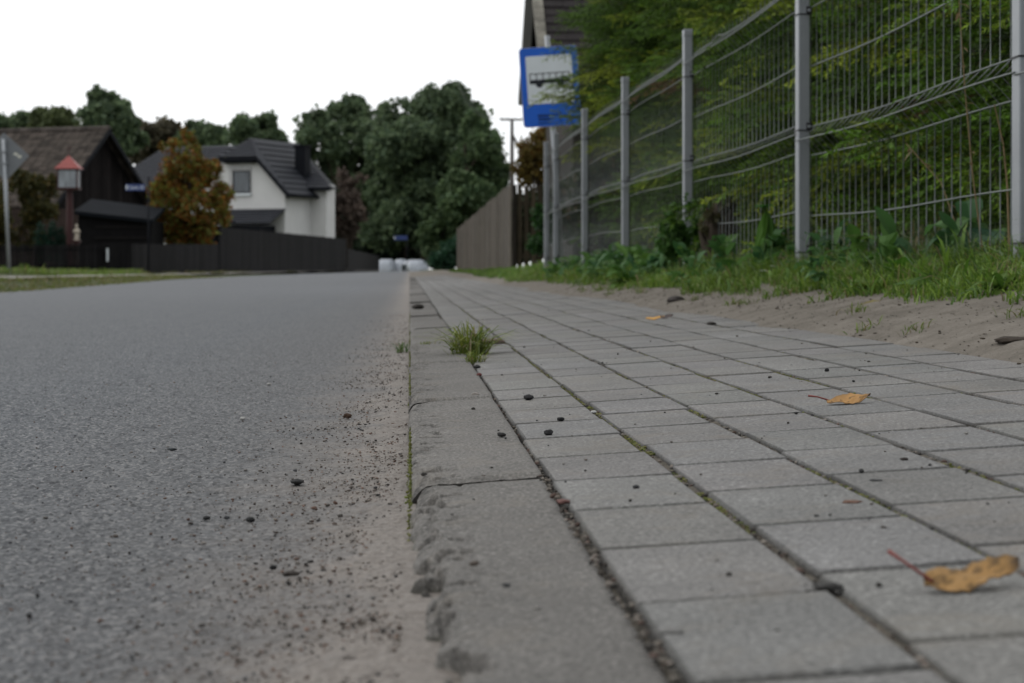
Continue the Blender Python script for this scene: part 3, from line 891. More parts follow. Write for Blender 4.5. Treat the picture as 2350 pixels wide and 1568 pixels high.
# brown half bare bush beside the white house
tree('bare_bush', base_at(800, 140), 6.5, px_lobes([(790, 410, 24), (770, 430, 20), (768, 480, 22), (775, 515, 22), (808, 440, 30), (785, 470, 26), (815, 490, 24), (795, 525, 24), (822, 415, 16)], 140, 800, .8, r0), 4200, .15, (.075, .055, .045), (.13, .10, .08), 'brown half bare bush at the right corner of the white house', 'bush', gap=.45, freq=1.0, seed=16, bare=60)
# trees behind the barn and the house, left
for k, (bx, d, H, lob, nl, ga, lab, c0, c1) in enumerate([
    (30, 205, 15, [(0, 300, 36), (35, 290, 32), (-40, 300, 40), (20, 320, 40), (60, 285, 20)], 2000, .45, 'low green tree behind the barn at the left edge', G0, G1),
    (115, 200, 15, [(100, 285, 36), (130, 280, 34), (150, 305, 36), (90, 320, 36)], 1900, .40, 'olive green tree behind the left half of the barn roof', (.060, .078, .036), (.11, .135, .055)),
    (225, 190, 17, [(228, 245, 36), (200, 275, 36), (240, 280, 42), (270, 275, 36), (295, 290, 28), (275, 330, 40), (215, 310, 40), (310, 320, 22)], 3300, .50, 'tallest tree behind the barn, rising over the gable', G0, G1),
    (350, 210, 13, [(350, 320, 36), (385, 305, 28), (330, 345, 32), (400, 330, 30)], 1800, .42, 'brownish tree between the barn and the autumn tree', (.070, .066, .044), (.12, .105, .065)),
    (465, 205, 13, [(445, 310, 28), (475, 315, 28), (500, 325, 28), (430, 335, 30), (470, 345, 30)], 1700, .44, 'dark green tree behind the top of the autumn tree', G0, G1),
    (585, 195, 14, [(560, 300, 28), (600, 300, 34), (575, 330, 34), (625, 318, 24), (540, 320, 24), (640, 330, 14)], 2100, .44, 'round dark green tree behind the ridge of the white house', G0, G1)]):
    tree('background_tree', base_at(bx, d), H, px_lobes(lob, d, bx, 2, r0), nl * 6, .25, c0, c1, lab, group='trees behind the barn and the house', gap=ga - .06, freq=.5, seed=20 + k)
# autumn tree
D5 = 82
tree('autumn_tree', base_at(430, D5), 5.0, px_lobes([(430, 330, 22), (410, 345, 26), (440, 365, 32), (405, 385, 34), (460, 395, 34), (435, 425, 46), (390, 440, 34), (485, 440, 34), (400, 480, 44), (460, 480, 48), (500, 470, 26), (375, 520, 30), (420, 530, 40), (470, 525, 34), (345, 535, 18), (365, 340, 10), (505, 505, 22), (350, 490, 20), (440, 545, 40), (395, 545, 36), (480, 545, 26), (425, 310, 12), (450, 335, 14), (365, 440, 28), (510, 445, 24), (355, 490, 26), (505, 480, 26), (385, 400, 26), (480, 395, 26)], D5, 430, .8, r0), 19000, .08, (.135, .056, .013), (.27, .118, .020),
     'orange brown autumn tree in front of the white house', seed=31, gap=.40, freq=2.2, c2=(.13, .14, .026), p2=.48, trunk=.018)
# bush and thujas in the left garden
tree('garden_bush', base_at(50, 74), 2.6, px_lobes([(20, 440, 42), (60, 430, 36), (105, 440, 30), (40, 490, 46), (95, 480, 36), (0, 520, 40), (120, 420, 14), (60, 540, 40)], 74, 50, .5, r0), 7500, .075, (.034, .038, .012), (.075, .070, .022), 'olive and yellow garden bush behind the sign at the left edge', 'bush', seed=33, gap=.46, freq=1.6, c2=(.12, .085, .02), p2=.14)
for k, (x, yt, w_) in enumerate(((95, 510, 17), (122, 506, 19), (142, 520, 13))):
    tree('thuja', base_at(x, 70), 1.4, px_lobes([(x, yt + 12, w_ * .5), (x, yt + 28, w_ * .75), (x, yt + 46, w_), (x, yt + 64, w_), (x, yt + 84, w_)], 70, x, .05, r0), 1300, .04, (.006, .026, .016), (.014, .048, .028),
         ['small dark thuja, leftmost of the three before the shrine', 'small dark thuja, middle and tallest of the three', 'small dark thuja touching the shrine post'][k], 'shrub', 'thujas beside the shrine', gap=.32, freq=6, seed=36 + k)
# yellowing trees right, behind the plank fence and the sign
tree('birch_tree', base_at(1235, 62), 4.5, px_lobes([(1240, 350, 46), (1225, 400, 44), (1265, 330, 40), (1235, 360, 26), (1255, 320, 24), (1215, 385, 22), (1240, 400, 30), (1268, 370, 24), (1290, 310, 18), (1205, 415, 18)], 62, 1235, .5, r0), 6500, .06, (.085, .070, .018), (.19, .135, .030), 'yellowing birch above the plank gate, seen below the blue sign', seed=41, gap=.36, freq=4.0, c2=(.13, .06, .012), p2=.2, bare=30)
tree('birch_tree', base_at(1320, 50), 4.2, px_lobes([(1320, 320, 34), (1345, 350, 40), (1300, 380, 34), (1350, 420, 50), (1300, 450, 44), (1330, 300, 20), (1400, 380, 60)], 50, 1320, .5, r0), 9000, .06, (.045, .050, .014), (.10, .085, .022), 'olive green birch behind the mesh, beneath the far spruce', seed=42, gap=.42, freq=2.2, bare=20)
tree('garden_shrub', base_at(1420, 30), 2.6, px_lobes([(1330, 480, 60), (1380, 440, 70), (1450, 430, 80), (1520, 420, 90), (1480, 520, 80), (1400, 540, 60), (1310, 545, 46)], 30, 1420, .4, r0), 6500, .045, (.020, .034, .012), (.050, .066, .022), 'dull green shrub seen through the farther mesh bays', 'shrub', seed=43, gap=.42, freq=3, c2=(.085, .06, .03), p2=.2, bare=40)
tree('ivy_bush', base_at(1252, 19.3), .5, px_lobes([(1250, 520, 22), (1245, 550, 24), (1262, 575, 24), (1240, 585, 20), (1225, 600, 18)], 19.3, 1252, .1, r0), 900, .028, (.012, .036, .010), (.03, .075, .018), 'dark green leafy bush at the foot of the last mesh post', 'bush', seed=44, gap=.35, freq=6)

tree('garden_shrub', base_at(1225, 44), 1.6, px_lobes([(1190, 500, 40), (1230, 490, 44), (1265, 480, 40), (1200, 560, 44), (1245, 560, 44), (1280, 570, 40)], 44, 1225, .3, r0), 7000, .05, (.018, .030, .010), (.04, .055, .018), 'dark shrub filling the gaps behind the plank gate', 'shrub', seed=47, gap=.30, freq=3)
wd_ = []
for k in range(46):
    wd_.append((600 + 13.5 * k, 530 + 30 * math.sin(k * 1.7), 58 + 8 * math.sin(k * 2.9)))
rw = np.random.default_rng(77)
kw_ = 245 / FPX
pts = crown_points([(*XY(x, 245), (619 - y) * kw_ + CAM_H, rr * kw_) for x, y, rr in wd_], 26000, rw, .28, .4, .3)
V, F, C = leaf_quads(pts, .5, rw, (.020, .036, .020), (.045, .066, .034))
tag(mesh_np('woodland', V, F, M_LEAF, col=C), kind='stuff')

# ------------------------------------------------------------------ plank fence and gate on the right
wf = empty('plank_fence', (1.75, 36, .07), 'tall weathered grey brown plank fence along the right of the road', 'fence')
m = MB(); y = 36.0; k = 0
while y < 77:
    wv_ = .135 + rng.uniform(-.01, .01)
    h = 1.58 + rng.normal(0, .012) - .0 * (y - 36)
    t = rng.uniform(.55, 1.25)
    xo = rng.normal(0, .004)
    m.box((xo - .012, y - 36, -.12 + .0), (xo + .012, y - 36 + wv_ - .011, h + .02 * math.sin(y)), col=(t, t * rng.uniform(.97, 1.02), t * rng.uniform(.95, 1.03)))
    y += wv_; k += 1
m.build('planks', M_GREYWOOD, wf)
for zr in (.35, 1.2):
    m = MB(); m.box((.012, .1, zr), (.055, 41, zr + .09), col=(.8, .8, .8)); m.build('rail', M_GREYWOOD, wf)
gt = empty('plank_gate', (1.80, 35.9, .07), 'dark gate of spaced upright planks closing the gap beside the plank fence', 'gate')
m = MB(); x = .05; k = 0
while x < .62:
    h = 1.52 + [.05, .02, -.02, .03, 0, -.03, .02][k % 7]; t = rng.uniform(.45, .75)
    m.box((x, -.012, -.05), (x + .078, .012, h), col=(t * 1.0, t * .95, t * .75)); x += .118; k += 1
m.build('planks', M_GREYWOOD, gt)
for zr in (.3, 1.2):
    m = MB(); m.box((0, .012, zr), (.64, .05, zr + .08), col=(.5, .48, .4)); m.build('rail', M_GREYWOOD, gt)
m = MB(); m.box((-.028, -.05, -.1), (.035, .05, 1.56), col=(.25, .24, .22)); m.build('post', M_GREYWOOD, gt)

# ------------------------------------------------------------------ utility pole
DU = 110
ux, uy = XY(1175, DU)
up = empty('utility_pole', (ux, uy, 0), 'thin wooden utility pole with a crossarm and a slanting brace', 'pole')
zt_ = (619 - 272) / FPX * DU + CAM_H
M_POLE = simple('pole wood', (.075, .066, .060), .85, .2, .3, 3)
m = MB(); m.tube([(0, 0, -.3), (0, 0, zt_ * .4), (0, 0, zt_)], [.17, .14, .085], 10); m.build('shaft', M_POLE, up, True)
m = MB(); m.box((-.62, -.05, zt_ - .12), (.55, .05, zt_ - .02)); arm = m.build('crossarm', M_POLE, up)
for x in (-.55, -.2, .2, .5):
    m = MB(); m.tube([(x, 0, zt_ - .02), (x, 0, zt_ + .04), (x, 0, zt_ + .07)], [.02, .04, .025], 8); m.build('insulator', M_WHITE, arm, True)
m = MB(); m.tube([(.06, 0, (619 - 305) / FPX * DU), (1.6, .4, (619 - 430) / FPX * DU), (2.9, .7, -.2)], [.07, .085, .1], 8); m.build('brace', M_POLE, up, True)
pl = MB()
for k in range(2):
    a = Vector((ux - .55 + .35 * k, uy, zt_ + .05)); b = P(1040, 170 - 4 * k, 170)
    pts = [a.lerp(b, u) - Vector((0, 0, 1.2 * 4 * u * (1 - u))) for u in np.linspace(0, 1, 14)]
    pl.tube(pts, .006, 4)
    cbl = MB(); cbl.tube(pts, .008, 4)
    o = cbl.build('power_cable', M_BLACKP); tag(o, ['thin overhead cable from the utility pole to the far trees, outer one', 'thin overhead cable from the utility pole to the far trees, inner one'][k], 'cable', 'overhead cables')

# ------------------------------------------------------------------ house behind the bus stop sign
M_SHINGLE = simple('dark brown shingles', (.020, .017, .017), .85, .12, .25, 3, .012, 14)
M_RAKE = simple('lichen stained verge board', (.16, .15, .125), .85, .2, .5, 3.5)
M_PALE = simple('pale painted board', (.36, .36, .35), .7, .3, .1, 3)
M_PLASTER = simple('grey plaster', (.28, .27, .25), .85, .2, .12, 2)
M_SOFFIT = simple('dark soffit boards', (.03, .025, .02), .8, .2, .2, 6)
HX = 1.92; yr, zr = 33.6, 5.25; sl_ = .70
hs_ = empty('dark_roofed_house', (HX, yr, 0), 'house with a dark shingled gable roof behind the bus stop sign', 'house')
LEN = 9.0
def roofslope(y_e, sgn):
    """One slope with courses of shingles stepping up it, from the eave to the ridge."""
    m = MB(); n = 17
    for c in range(n):
        u0, u1 = c / n, (c + 1) / n
        a = (y_e * (1 - u0), zr - abs(y_e) * sl_ * (1 - u0)); b = (y_e * (1 - u1) , zr - abs(y_e) * sl_ * (1 - u1))
        x = .13; k = 0
        while x < LEN:
            w_ = .30 + rng.uniform(-.05, .08); t = rng.uniform(.75, 1.25)
            ex = rng.uniform(0, .02)
            th = .028 + rng.uniform(0, .012)
            m.add([(x, a[0] + sgn * ex, a[1] + th), (x + w_ - .008, a[0] + sgn * ex, a[1] + th), (x + w_ - .008, b[0], b[1] + .012), (x, b[0], b[1] + .012),
                   (x, a[0] + sgn * ex, a[1]), (x + w_ - .008, a[0] + sgn * ex, a[1]), (x + w_ - .008, b[0], b[1] - .01), (x, b[0], b[1] - .01)],
                  [(0, 1, 2, 3), (4, 7, 6, 5), (0, 4, 5, 1), (1, 5, 6, 2), (2, 6, 7, 3), (3, 7, 4, 0)], (t, t, t))
            x += w_
    return m
for ye, sg in ((-3.7, -1), (3.0, 1)):
    roofslope(ye, sg).build('roof_slope', M_SHINGLE, hs_)
    m = MB()
    zz = zr - abs(ye) * sl_
    m.add([(-.02, ye, zz + .05), (-.02, 0, zr + .05), (.13, 0, zr + .05), (.13, ye, zz + .05), (-.02, ye, zz - .10), (-.02, 0, zr - .10), (.13, 0, zr - .10), (.13, ye, zz - .10)],
          [(0, 1, 2, 3), (4, 7, 6, 5), (0, 4, 5, 1), (1, 5, 6, 2), (2, 6, 7, 3), (3, 7, 4, 0)])
    m.build('verge_board', M_RAKE if sg < 0 else M_PALE, hs_)
m = MB()
yb0, yb1 = -3.3, 2.7
m.poly([(.45, yb0, -.2), (.45, yb1, -.2), (.45, yb1, zr - yb1 * sl_ - .12), (.45, 0, zr - .12), (.45, yb0, zr + yb0 * sl_ - .12)], LEN - .6, (1, 0, 0)); m.build('wall', M_SOFFIT, hs_)
m = MB(); m.box((.0, -3.9, zr - 3.7 * sl_ - .16), (LEN, -3.72, zr - 3.7 * sl_ - .04)); m.build('gutter', M_BLACKP, hs_)

# ------------------------------------------------------------------ white house
M_TILE = simple('dark grey roof tiles', (.020, .022, .028), .65, .22, .15, 2)
M_RENDER = simple('white render', (.62, .615, .60), .85, .2, .04, .8)
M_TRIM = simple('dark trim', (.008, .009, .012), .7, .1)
M_GLASS = simple('window pane with a grey curtain', (.085, .098, .11), .12, .5, .5, 3, stretch=(9, 9, .3))
SC = 1.3
Cx, Cd = -10.75 * SC, 99 * SC
cw = Vector((Cx * CY + Cd * SY, Cd * CY - Cx * SY, 0))
wh = empty('white_house', cw, 'white house with a dark tiled half hipped roof, partly hidden by the autumn tree', 'house', -YAW + math.atan2(-.38, .925))
def L(a, r_, z): return (a * SC, r_ * SC, (z + CAM_H / SC * 0) * SC)
ZE, ZR, ZH = 4.05, 6.45, 5.5
def tiled(name, quad, parent, courses=12, th=.10):
    """A roof plane of stepped tile courses: quad = eave left, eave right, ridge right, ridge left."""
    a, b, c, d = [Vector(q) for q in quad]
    nrm = (b - a).cross(d - a).normalized()
    if nrm.z < 0: nrm = -nrm
    m = MB()
    for k in range(courses):
        u0, u1 = k / courses, (k + 1) / courses
        p0, p1 = a.lerp(d, u0), b.lerp(c, u0); q0, q1 = a.lerp(d, u1), b.lerp(c, u1)
        up0 = nrm * th * 1.0; up1 = nrm * th * .35
        t = rng.uniform(.9, 1.12)
        V = [p0 + up0, p1 + up0, q1 + up1, q0 + up1, p0 - nrm * .05, p1 - nrm * .05, q1 - nrm * .05, q0 - nrm * .05]
        m.add([tuple(v) for v in V], [(0, 1, 2, 3), (4, 7, 6, 5), (0, 4, 5, 1), (1, 5, 6, 2), (2, 6, 7, 3), (3, 7, 4, 0)], (t, t, t))
    return m.build(name, M_TILE, parent)
# front wing with its half hip: a from -4.7 to 0, gable plane r=0
hw2 = 2.35
def rk(a): return ZR - abs(a + hw2) * (ZR - ZE) / hw2
m = MB()
ah = hw2 - (ZR - ZH) * hw2 / (ZR - ZE)
m.poly([L(-4.7, 0, 0), L(0, 0, 0), L(0, 0, rk(0) - .1), L(-ah, 0, ZH - .12), L(-4.7 + ah, 0, ZH - .12), L(-4.7, 0, rk(-4.7) - .1)], 3.0 * SC, (0, 1, 0))
m.build('wall', M_RENDER, wh)
m = MB(); m.box(L(-11.2, 3.0, 0), L(-2.7, 9, ZE + .25)); m.build('rear_wall', M_RENDER, wh)
m = MB(); m.box(L(-2.69, 2.6, 0), L(.86, 3.5, ZE + .2)); m.build('side_wall', M_RENDER, wh)
ov = .35
tiled('roof_slope', [L(.38, -ov, rk(0) - .38), L(.38, 3.6, rk(0) - .38), L(-hw2, 5.8, ZR), L(-hw2, .95, ZR)], wh, 10).name = 'roof_slope'
# the part of the right slope in front of the half hip
tiled('roof_slope', [L(.38, -ov, rk(0) - .38), L(.36, -ov + .02, rk(0) - .36), L(-hw2, .95, ZR), L(-ah + .02, -ov, ZH)], wh, 6)
tiled('roof_slope', [L(-5.08, 3.6, rk(0) - .38), L(-5.08, -ov, rk(0) - .38), L(-hw2, .95, ZR), L(-hw2, 5.8, ZR)], wh, 10)
tiled('half_hip', [L(-4.7 + ah - .12, -ov, ZH - .02), L(-ah + .12, -ov, ZH - .02), L(-hw2 + .02, .95, ZR), L(-hw2 - .02, .95, ZR)], wh, 6)
tiled('main_roof', [L(-12, 2.2, ZE + .0), L(1.25, 2.2, ZE + .0), L(-2.6, 5.9, ZR), L(-10.2, 5.9, ZR)], wh, 13)
tiled('main_roof', [L(1.25, 2.2, ZE), L(.6, 4.2, ZE), L(-2.6, 5.9, ZR), L(-2.62, 5.9, ZR)], wh, 13)
tiled('main_roof', [L(-12, 9.6, ZE), L(-12, 2.2, ZE), L(-10.2, 5.9, ZR), L(-10.22, 5.9, ZR)], wh, 13)
tiled('main_roof', [L(-2.0, 9.4, ZE), L(-12, 9.4, ZE), L(-10.2, 5.9, ZR), L(-2.6, 5.9, ZR)], wh, 13)
# dark verge and eaves boards
def board(p, q, h, name, dy=.05):
    m = MB(); p, q = Vector(p), Vector(q)
    off_ = Vector((0, -dy, 0)); dn = Vector((0, 0, -h))
    V = [p + off_, q + off_, q + off_ + dn, p + off_ + dn, p, q, q + dn, p + dn]
    m.add([tuple(v) for v in V], [(0, 1, 2, 3), (4, 7, 6, 5), (0, 4, 5, 1), (1, 5, 6, 2), (2, 6, 7, 3), (3, 7, 4, 0)])
    return m.build(name, M_TRIM, wh)
board(L(-ah + .06, -ov - .02, ZH + .02), L(.40, -ov - .02, rk(0) - .36), .30, 'verge_board')
board(L(-5.1, -ov - .02, rk(0) - .36), L(-4.7 + ah - .06, -ov - .02, ZH + .02), .30, 'verge_board')
board(L(-4.7 + ah - .1, -ov - .03, ZH + .02), L(-ah + .1, -ov - .03, ZH + .02), .26, 'eaves_board')
m = MB(); m.box(L(-4.6 + ah, -ov + .02, ZH - .3), L(-.1 - ah, -.01, ZH - .14)); m.build('soffit', M_TRIM, wh)
m = MB(); m.tube([L(.42, -ov, rk(0) - .42), L(.42, 2.9, rk(0) - .42)], .075 * SC, 8); gu = m.build('gutter', M_TRIM, wh, True)
m = MB(); m.tube([L(.42, 2.75, rk(0) - .46), L(.30, 2.8, rk(0) - .85), L(.06, 2.82, rk(0) - 1.15), L(.06, 2.82, .2)], .05 * SC, 8); m.build('downpipe', M_TRIM, gu, True)
m = MB(); m.box(L(.42, 2.05, ZE - .12), L(1.3, 2.2, ZE + .06)); m.build('eaves_board', M_TRIM, wh)
# window of the front wing
wc, w2, wz0, wz1 = -2.32, .48, 3.78, 4.86
m = MB(); m.box(L(wc - w2 - .22, -.03, wz0 - .08), L(wc - w2, .0, wz1 + .22)); m.box(L(wc + w2, -.03, wz0 - .08), L(wc + w2 + .06, 0, wz1 + .22)); m.box(L(wc - w2 - .22, -.031, wz1 + .05), L(wc + w2 + .06, 0, wz1 + .22))
m.build('surround', simple('pale trim', (.47, .465, .46), .8), wh)
m = MB()
f_ = .055
m.box(L(wc - w2, -.06, wz0), L(wc - w2 + f_, -.004, wz1)); m.box(L(wc + w2 - f_, -.06, wz0), L(wc + w2, -.004, wz1))
m.box(L(wc - w2 + f_, -.058, wz0), L(wc + w2 - f_, -.004, wz0 + f_)); m.box(L(wc - w2 + f_, -.058, wz1 - f_), L(wc + w2 - f_, -.004, wz1))
win = m.build('window', M_TRIM, wh)
m = MB(); m.box(L(wc - w2 + f_, -.03, wz0 + f_), L(wc + w2 - f_, -.006, wz1 - f_)); m.build('pane', M_GLASS, win)
m = MB(); m.box(L(wc - w2 - .08, -.12, wz0 - .12), L(wc + w2 + .05, -.002, wz0 - .01)); m.build('sill', M_WHITE, win)
# chimney with its cap
m = MB(); m.box(L(-.95, 2.75, 4.6), L(-.38, 3.3, 6.12)); ch = m.build('chimney', M_TRIM, wh)
m = MB(); m.box(L(-1.02, 2.68, 6.121), L(-.31, 3.37, 6.2)); m.build('cap', M_TRIM, ch)
# lean-to porch roof in front
tiled('porch_roof', [L(-3.6, -1.6, 2.25), L(.05, -1.6, 2.3), L(.05, -.02, 3.0), L(-3.6, -.02, 3.0)], wh, 6, .07)
m = MB(); m.box(L(-4.6, -2.3, 2.3), L(-1.7, -1.7, 2.42)); m.build('canopy', M_TILE, wh)
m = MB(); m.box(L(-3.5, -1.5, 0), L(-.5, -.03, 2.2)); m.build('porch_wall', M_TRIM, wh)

# ------------------------------------------------------------------ dark wooden barn and its lean-to
M_OLDROOF = simple('old brown roof tiles', (.058, .049, .043), .9, .2, .35, 2.2, .03, 9, tint=True)
DB = 90
ap = P(246, 298, DB)
ang = R(20)
ux_ = Vector((-math.cos(ang - 0), math.sin(ang), 0)); vx_ = Vector((math.sin(ang), math.cos(ang), 0))
rotm = Matrix.Rotation(-YAW, 3, 'Z')
ux_ = rotm @ ux_; vx_ = rotm @ vx_
bn = empty('barn', (ap.x, ap.y, 0), 'old dark wooden barn with a brown tiled roof', 'barn')
def Bp(u, v, z): return tuple(ux_ * u + vx_ * v + Vector((0, 0, z)))
RZ, EZ, HWB, BL = ap.z, 2.95, 4.1, 13.0
m = MB()
m.poly([Bp(.35, -HWB + .3, -.2), Bp(.35, HWB - .3, -.2), Bp(.35, HWB - .3, EZ), Bp(.35, 0, RZ - .12), Bp(.35, -HWB + .3, EZ)], BL - .7, ux_)
m.build('wall', M_DARKWOOD, bn)
m = MB(); v = -HWB + .3
while v < HWB - .3:          # upright boards of the gable
    z1 = RZ - .15 - abs(v + .1) * (RZ - EZ) / HWB
    t = rng.uniform(.7, 1.9)
    a0, a1 = Vector(Bp(.31, v, -.1)), Vector(Bp(.345, v + .185, z1))
    m.add([Bp(.31, v, -.1), Bp(.31, v + .185, -.1), Bp(.31, v + .185, z1), Bp(.31, v, z1), Bp(.345, v, -.1), Bp(.345, v + .185, -.1), Bp(.345, v + .185, z1), Bp(.345, v, z1)],
          [(0, 1, 2, 3), (0, 4, 5, 1), (1, 5, 6, 2), (2, 6, 7, 3), (3, 7, 4, 0)], (t * 1.15, t, t * .95))
    v += .2
m.build('gable_boards', M_DARKWOOD, bn)
def barn_slope(sg):
    m = MB(); n = 22; off_ = 0
    e = (sg * (HWB + .25), EZ - .2)
    for c in range(n):
        u0, u1 = c / n, (c + 1.15) / n
        v0, z0 = e[0] * (1 - u0), e[1] + (RZ - e[1]) * u0; v1, z1 = e[0] * (1 - min(u1, 1)), e[1] + (RZ - e[1]) * min(u1, 1)
        u = -.1; k = 0
        while u < BL:
            w_ = .42; t = rng.uniform(.65, 1.4); up_ = .05 + rng.uniform(0, .035)
            V = [Bp(u, v0, z0 + up_ + .03), Bp(u + w_ - .03, v0, z0 + up_ + .03), Bp(u + w_ - .03, v1, z1 + .03), Bp(u, v1, z1 + .03), Bp(u, v0, z0 - .02), Bp(u + w_ - .03, v0, z0 - .02)]
            m.add(V, [(0, 1, 2, 3), (0, 4, 5, 1), (1, 5, 2), (0, 3, 4)], (t, t * .97, t * .93)); u += w_
    return m
barn_slope(-1).build('roof_slope', M_OLDROOF, bn); barn_slope(1).build('roof_slope', M_OLDROOF, bn)
m = MB(); u = -.12
while u < BL:
    t = rng.uniform(.7, 1.4); m.tube([Bp(u, 0, RZ + .03), Bp(u + .36, 0, RZ + .06)], [.14, .11], 8, col=(t, t, t)); u += .34
m.build('ridge_tiles', M_OLDROOF, bn)
for sg in (-1, 1):
    m = MB()
    p = Vector(Bp(-.1, 0, RZ + .05)); q = Vector(Bp(-.1, sg * (HWB + .28), EZ - .2))
    m.poly([p, q, q + Vector((0, 0, -.2)), p + Vector((0, 0, -.24))], .05, -ux_); m.build('verge_board', M_TRIM, bn)
DSH = 78
sh = empty('lean_to_shed', P(250, 619, DSH) * 1.0, 'low black shed with a shallow slate grey roof in front of the barn', 'shed', -YAW)
sh.location.z = 0
k_ = DSH / FPX
def sx(x): return (x - 250) * k_
def szz(y): return CAM_H + (619 - y) * k_
M_SLATE = simple('slate grey felt roof', (.008, .0095, .012), .85, .05, .15, 1.5)
m = MB()
V = [(sx(170), 0, szz(484)), (sx(350), 0, szz(504)), (sx(346), 3.2, szz(472)), (sx(170), 3.2, szz(450))]
m.add(V + [(a, b, c - .14) for a, b, c in V], [(0, 1, 2, 3), (4, 7, 6, 5), (0, 4, 5, 1), (1, 5, 6, 2), (2, 6, 7, 3), (3, 7, 4, 0)]); m.build('roof', M_SLATE, sh)
m = MB(); m.poly([(sx(176), .25, -.2), (sx(345), .25, -.2), (sx(345), .25, szz(506)), (sx(176), .25, szz(488))], 2.8, (0, 1, 0)); m.build('wall', M_DARKWOOD, sh)
m = MB()
for y0 in (520, 545):
    m.box((sx(215), .20, szz(y0) - .05), (sx(335), .245, szz(y0) + .02), col=(1.8, 1.7, 1.6))
m.build('wall_batten', M_DARKWOOD, sh)
# dark brick end wall seen left of the shrine
bw_ = empty('brick_outbuilding', P(110, 619, 86), 'low dark brick wall of an outbuilding behind the thujas', 'building', -YAW); bw_.location.z = 0
m = MB(); kk = 86 / FPX
M_BRICK = simple('dark brown brick', (.040, .028, .024), .9, .2, .3, 4, .01, 12)
m.box(((-60 - 110) * kk, 0, -.2), ((178 - 110) * kk, .4, (619 - 480) * kk + CAM_H)); m.build('wall', M_BRICK, bw_)

# ------------------------------------------------------------------ wayside shrine and its statue
DK = 70
kk = DK / FPX
sp_ = P(158, 619, DK)
sr = empty('wayside_shrine', (sp_.x, sp_.y, 0), 'red roofed wayside shrine with glass sides on a dark wooden post', 'shrine', -YAW)
M_RED = simple('red painted tin', (.27, .060, .052), .5, .4, .12, 4)
M_MAROON = simple('maroon paint', (.042, .014, .014), .6, .3, .15, 5)
M_SHADEGLASS = simple('dusty shrine glass', (.23, .25, .27), .25, .5, .3, 2.5, stretch=(3, 3, .5))
def kx(x): return (x - 158) * kk
def kz(y): return CAM_H + (619 - y) * kk
m = MB(); m.tube([(kx(160), 0, -.1), (kx(160), 0, kz(432))], [.125, .115], 8); m.build('post', M_MAROON, sr)
cb = MB()
x0, x1, dep = kx(134), kx(182), .52
for (cx, cy) in ((x0, -dep / 2), (x1 - .05, -dep / 2), (x0, dep / 2 - .05), (x1 - .05, dep / 2 - .05)):
    cb.box((cx, cy, kz(431)), (cx + .05, cy + .05, kz(391)))
cb.box((x0 - .02, -dep / 2 - .02, kz(436)), (x1 + .02, dep / 2 + .02, kz(431)))
cb.box((x0 - .01, -dep / 2 - .01, kz(391) + .0005), (x1 + .01, dep / 2 + .01, kz(388)))
cb = cb.build('cabinet', M_MAROON, sr)
m = MB(); m.box((x0 + .055, -dep / 2 + .012, kz(430.8)), (x1 - .055, -dep / 2 + .02, kz(391.2))); m.build('pane', M_SHADEGLASS, cb)
m = MB(); m.box((x1 - .02, -dep / 2 + .055, kz(430.8)), (x1 - .012, dep / 2 - .055, kz(391.2))); m.build('pane', M_SHADEGLASS, cb)
m = MB(); m.box((x0 + .055, dep / 2 - .02, kz(430.8)), (x1 - .055, dep / 2 - .014, kz(391.2))); m.build('back', M_PLASTER, cb)
m = MB(); m.tube([(kx(150), -.02, kz(430.9)), (kx(150), -.02, kz(420)), (kx(150), -.02, kz(405)), (kx(150), -.02, kz(398))], [.08, .06, .045, .03], 8); m.build('figurine', M_WHITE, cb, True)
m = MB()
zr0, zr1 = kz(388), kz(357); o_ = .075; cx = (x0 + x1) / 2
m.add([(x0 - o_, -dep / 2 - o_, zr0 + .001), (x1 + o_, -dep / 2 - o_, zr0 + .001), (x1 + o_, dep / 2 + o_, zr0 + .001), (x0 - o_, dep / 2 + o_, zr0 + .001), (cx, 0, zr1)], [(0, 1, 4), (1, 2, 4), (2, 3, 4), (3, 0, 4), (3, 2, 1, 0)])
rf = m.build('roof', M_RED, sr)
m = MB(); m.tube([(cx, 0, zr1 - .03), (cx, 0, zr1 + .36)], .014, 6); m.box((cx - .08, -.012, zr1 + .23), (cx + .08, .012, zr1 + .255)); m.build('cross', M_MAROON, rf)
m = MB(); m.box((kx(169.5), -.30, kz(556)), (kx(187), .0, kz(552))); m.build('shelf', M_MAROON, sr)
m = MB(); m.box((kx(173), -.2, kz(566)), (kx(184), -.05, kz(556))); m.build('shelf_bracket', M_MAROON, sr)
st_ = P(178, 552, DK)
stn = MB()
prof = [(0, .135), (.02, .14), (.10, .10), (.22, .095), (.32, .10), (.37, .085), (.405, .04), (.43, .045), (.47, .062), (.51, .055), (.545, .02)]
stn.tube([(.012 * math.sin(z * 9), 0, z) for z, r_ in prof], [r_ for z, r_ in prof], 12)
stn.tube([(.08, -.02, .35), (.13, -.06, .27), (.09, -.12, .26)], [.035, .03, .025], 8)
stn.tube([(-.08, -.02, .35), (-.11, -.07, .28), (-.03, -.12, .27)], [.035, .03, .025], 8)
stn.tube([(.06, -.1, .24), (.07, -.1, .34)], [.045, .035], 8)
s_ = stn.build('statue', simple('cream statue paint', (.42, .37, .30), .7, .3, .15, 8), None, True)
s_.location = (st_.x, st_.y - .15, kz(552) + .001); s_.rotation_euler = (0, 0, -YAW); s_.scale = (.8, .8, 1.0)
tag(s_, 'small cream robed statue standing on the shelf of the shrine post', 'statue')

